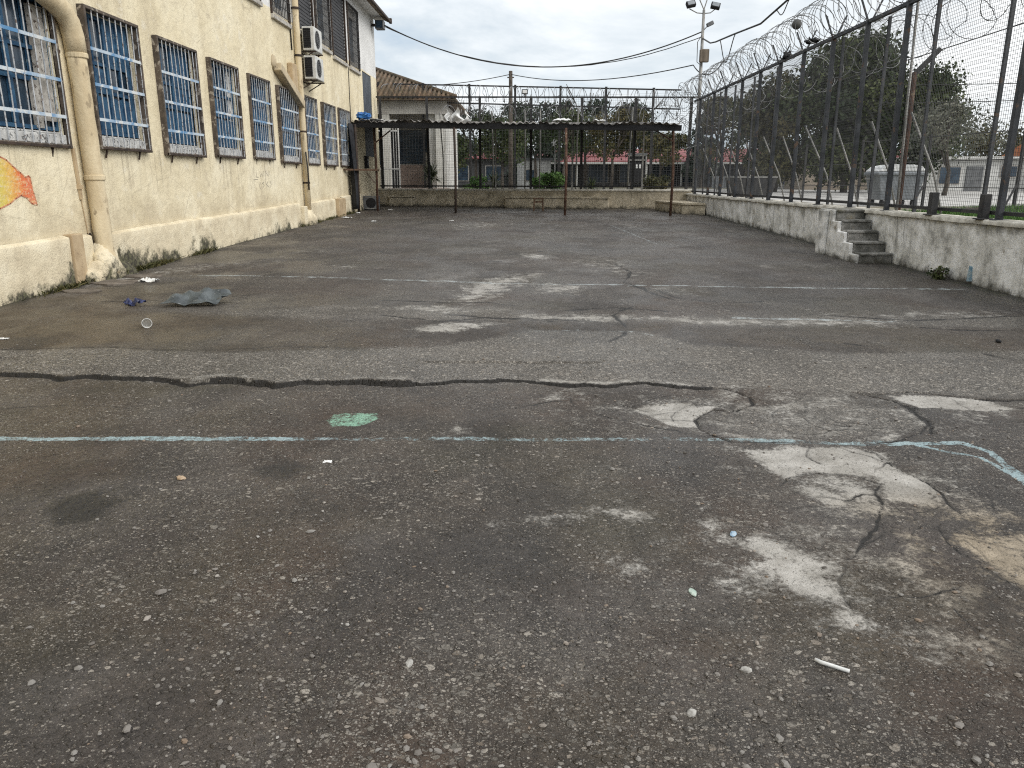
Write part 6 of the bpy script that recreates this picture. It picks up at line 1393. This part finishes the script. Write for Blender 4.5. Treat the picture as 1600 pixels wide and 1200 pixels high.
shard(1560, 534, 0.03, MT['black'], 'small black scrap on the asphalt near the right edge', 'litter', (1.5,0.8,0.6), 'rubber_scrap')
# broken slab edges beside the pipe foot
for k, (px, py, s, lab) in enumerate(((175,442,0.42,'broken concrete slab edge beside the pilaster'),(130,456,0.26,'small broken reddish slab near the left wall'),(225,432,0.30,'flat broken slab edge right of the pipe foot'))):
    g = gnd(px, py); mb = MB(); rnd = random.Random(k+90); n = 9
    mb.prism([(g[0]+s*(1+rnd.uniform(-.3,.3))*math.cos(6.283*i/n), g[1]+0.55*s*(1+rnd.uniform(-.3,.3))*math.sin(6.283*i/n)) for i in range(n)], 'z', g[2]-0.03, g[2]+0.022)
    tag(mb.build('broken_slab', weathered('broken slab', (0.09,0.075,0.06), (0.19,0.165,0.14), 6, 0.9, bump=0.4), None, bevel=0.006), lab, 'slab', 'broken slabs by the left wall')
# loose gravel: too many to count
def gravel(n):
    base = MB(); base.ball((0,0,0), 1, 6, 4); bv = np.array(base.v); bf = base.f; V = []; F = []; R = []; o = 0
    r = np.random.default_rng(5)
    for i in range(n):
        Y = 1.7+5.6*r.random()**1.4; X = r.uniform(-0.78, 0.78)*Y
        if fbm(np.array(X), np.array(Y), 1.1, 3, 71) < 0.44+0.10*r.normal(): continue
        s = min(0.015, 0.0042*math.exp(0.45*r.normal())); q = bv*(1+0.15*r.normal(size=bv.shape))*np.array([s*r.uniform(0.9, 1.7), s, s*r.uniform(0.4, 0.8)]); a = r.uniform(0, 6.28); c, d = math.cos(a), math.sin(a)
        q = np.stack([q[:,0]*c-q[:,1]*d, q[:,0]*d+q[:,1]*c, q[:,2]], 1)
        iy = min(len(YS)-1, np.searchsorted(YS, Y)); ix = min(len(XS)-1, np.searchsorted(XS, X)); V.append(q+np.array([X, Y, GZ[iy, ix]+s*0.22])); F += [tuple(j+o for j in f) for f in bf]; R += [r.random()]*len(bf); o += len(bv)
    me = bpy.data.meshes.new('gravel'); me.from_pydata(np.concatenate(V).tolist(), [], F); at_ = me.attributes.new('rnd', 'FLOAT', 'FACE'); at_.data.foreach_set('value', R)
    m = NT('loose gravel'); m.base(m.ramp(m.attr('rnd').outputs['Fac'], [(0, (0.09,0.08,0.07)), (0.45, (0.19,0.175,0.16)), (0.78, (0.22,0.21,0.195)), (0.9, (0.19,0.14,0.10)), (1, (0.34,0.33,0.31))])); m.rough(0.85); me.materials.append(m.mat)
    ob = bpy.data.objects.new('gravel', me); COL.objects.link(ob); tag(ob, 'loose small stones scattered over the asphalt', 'gravel', kind='stuff')
gravel(4200)
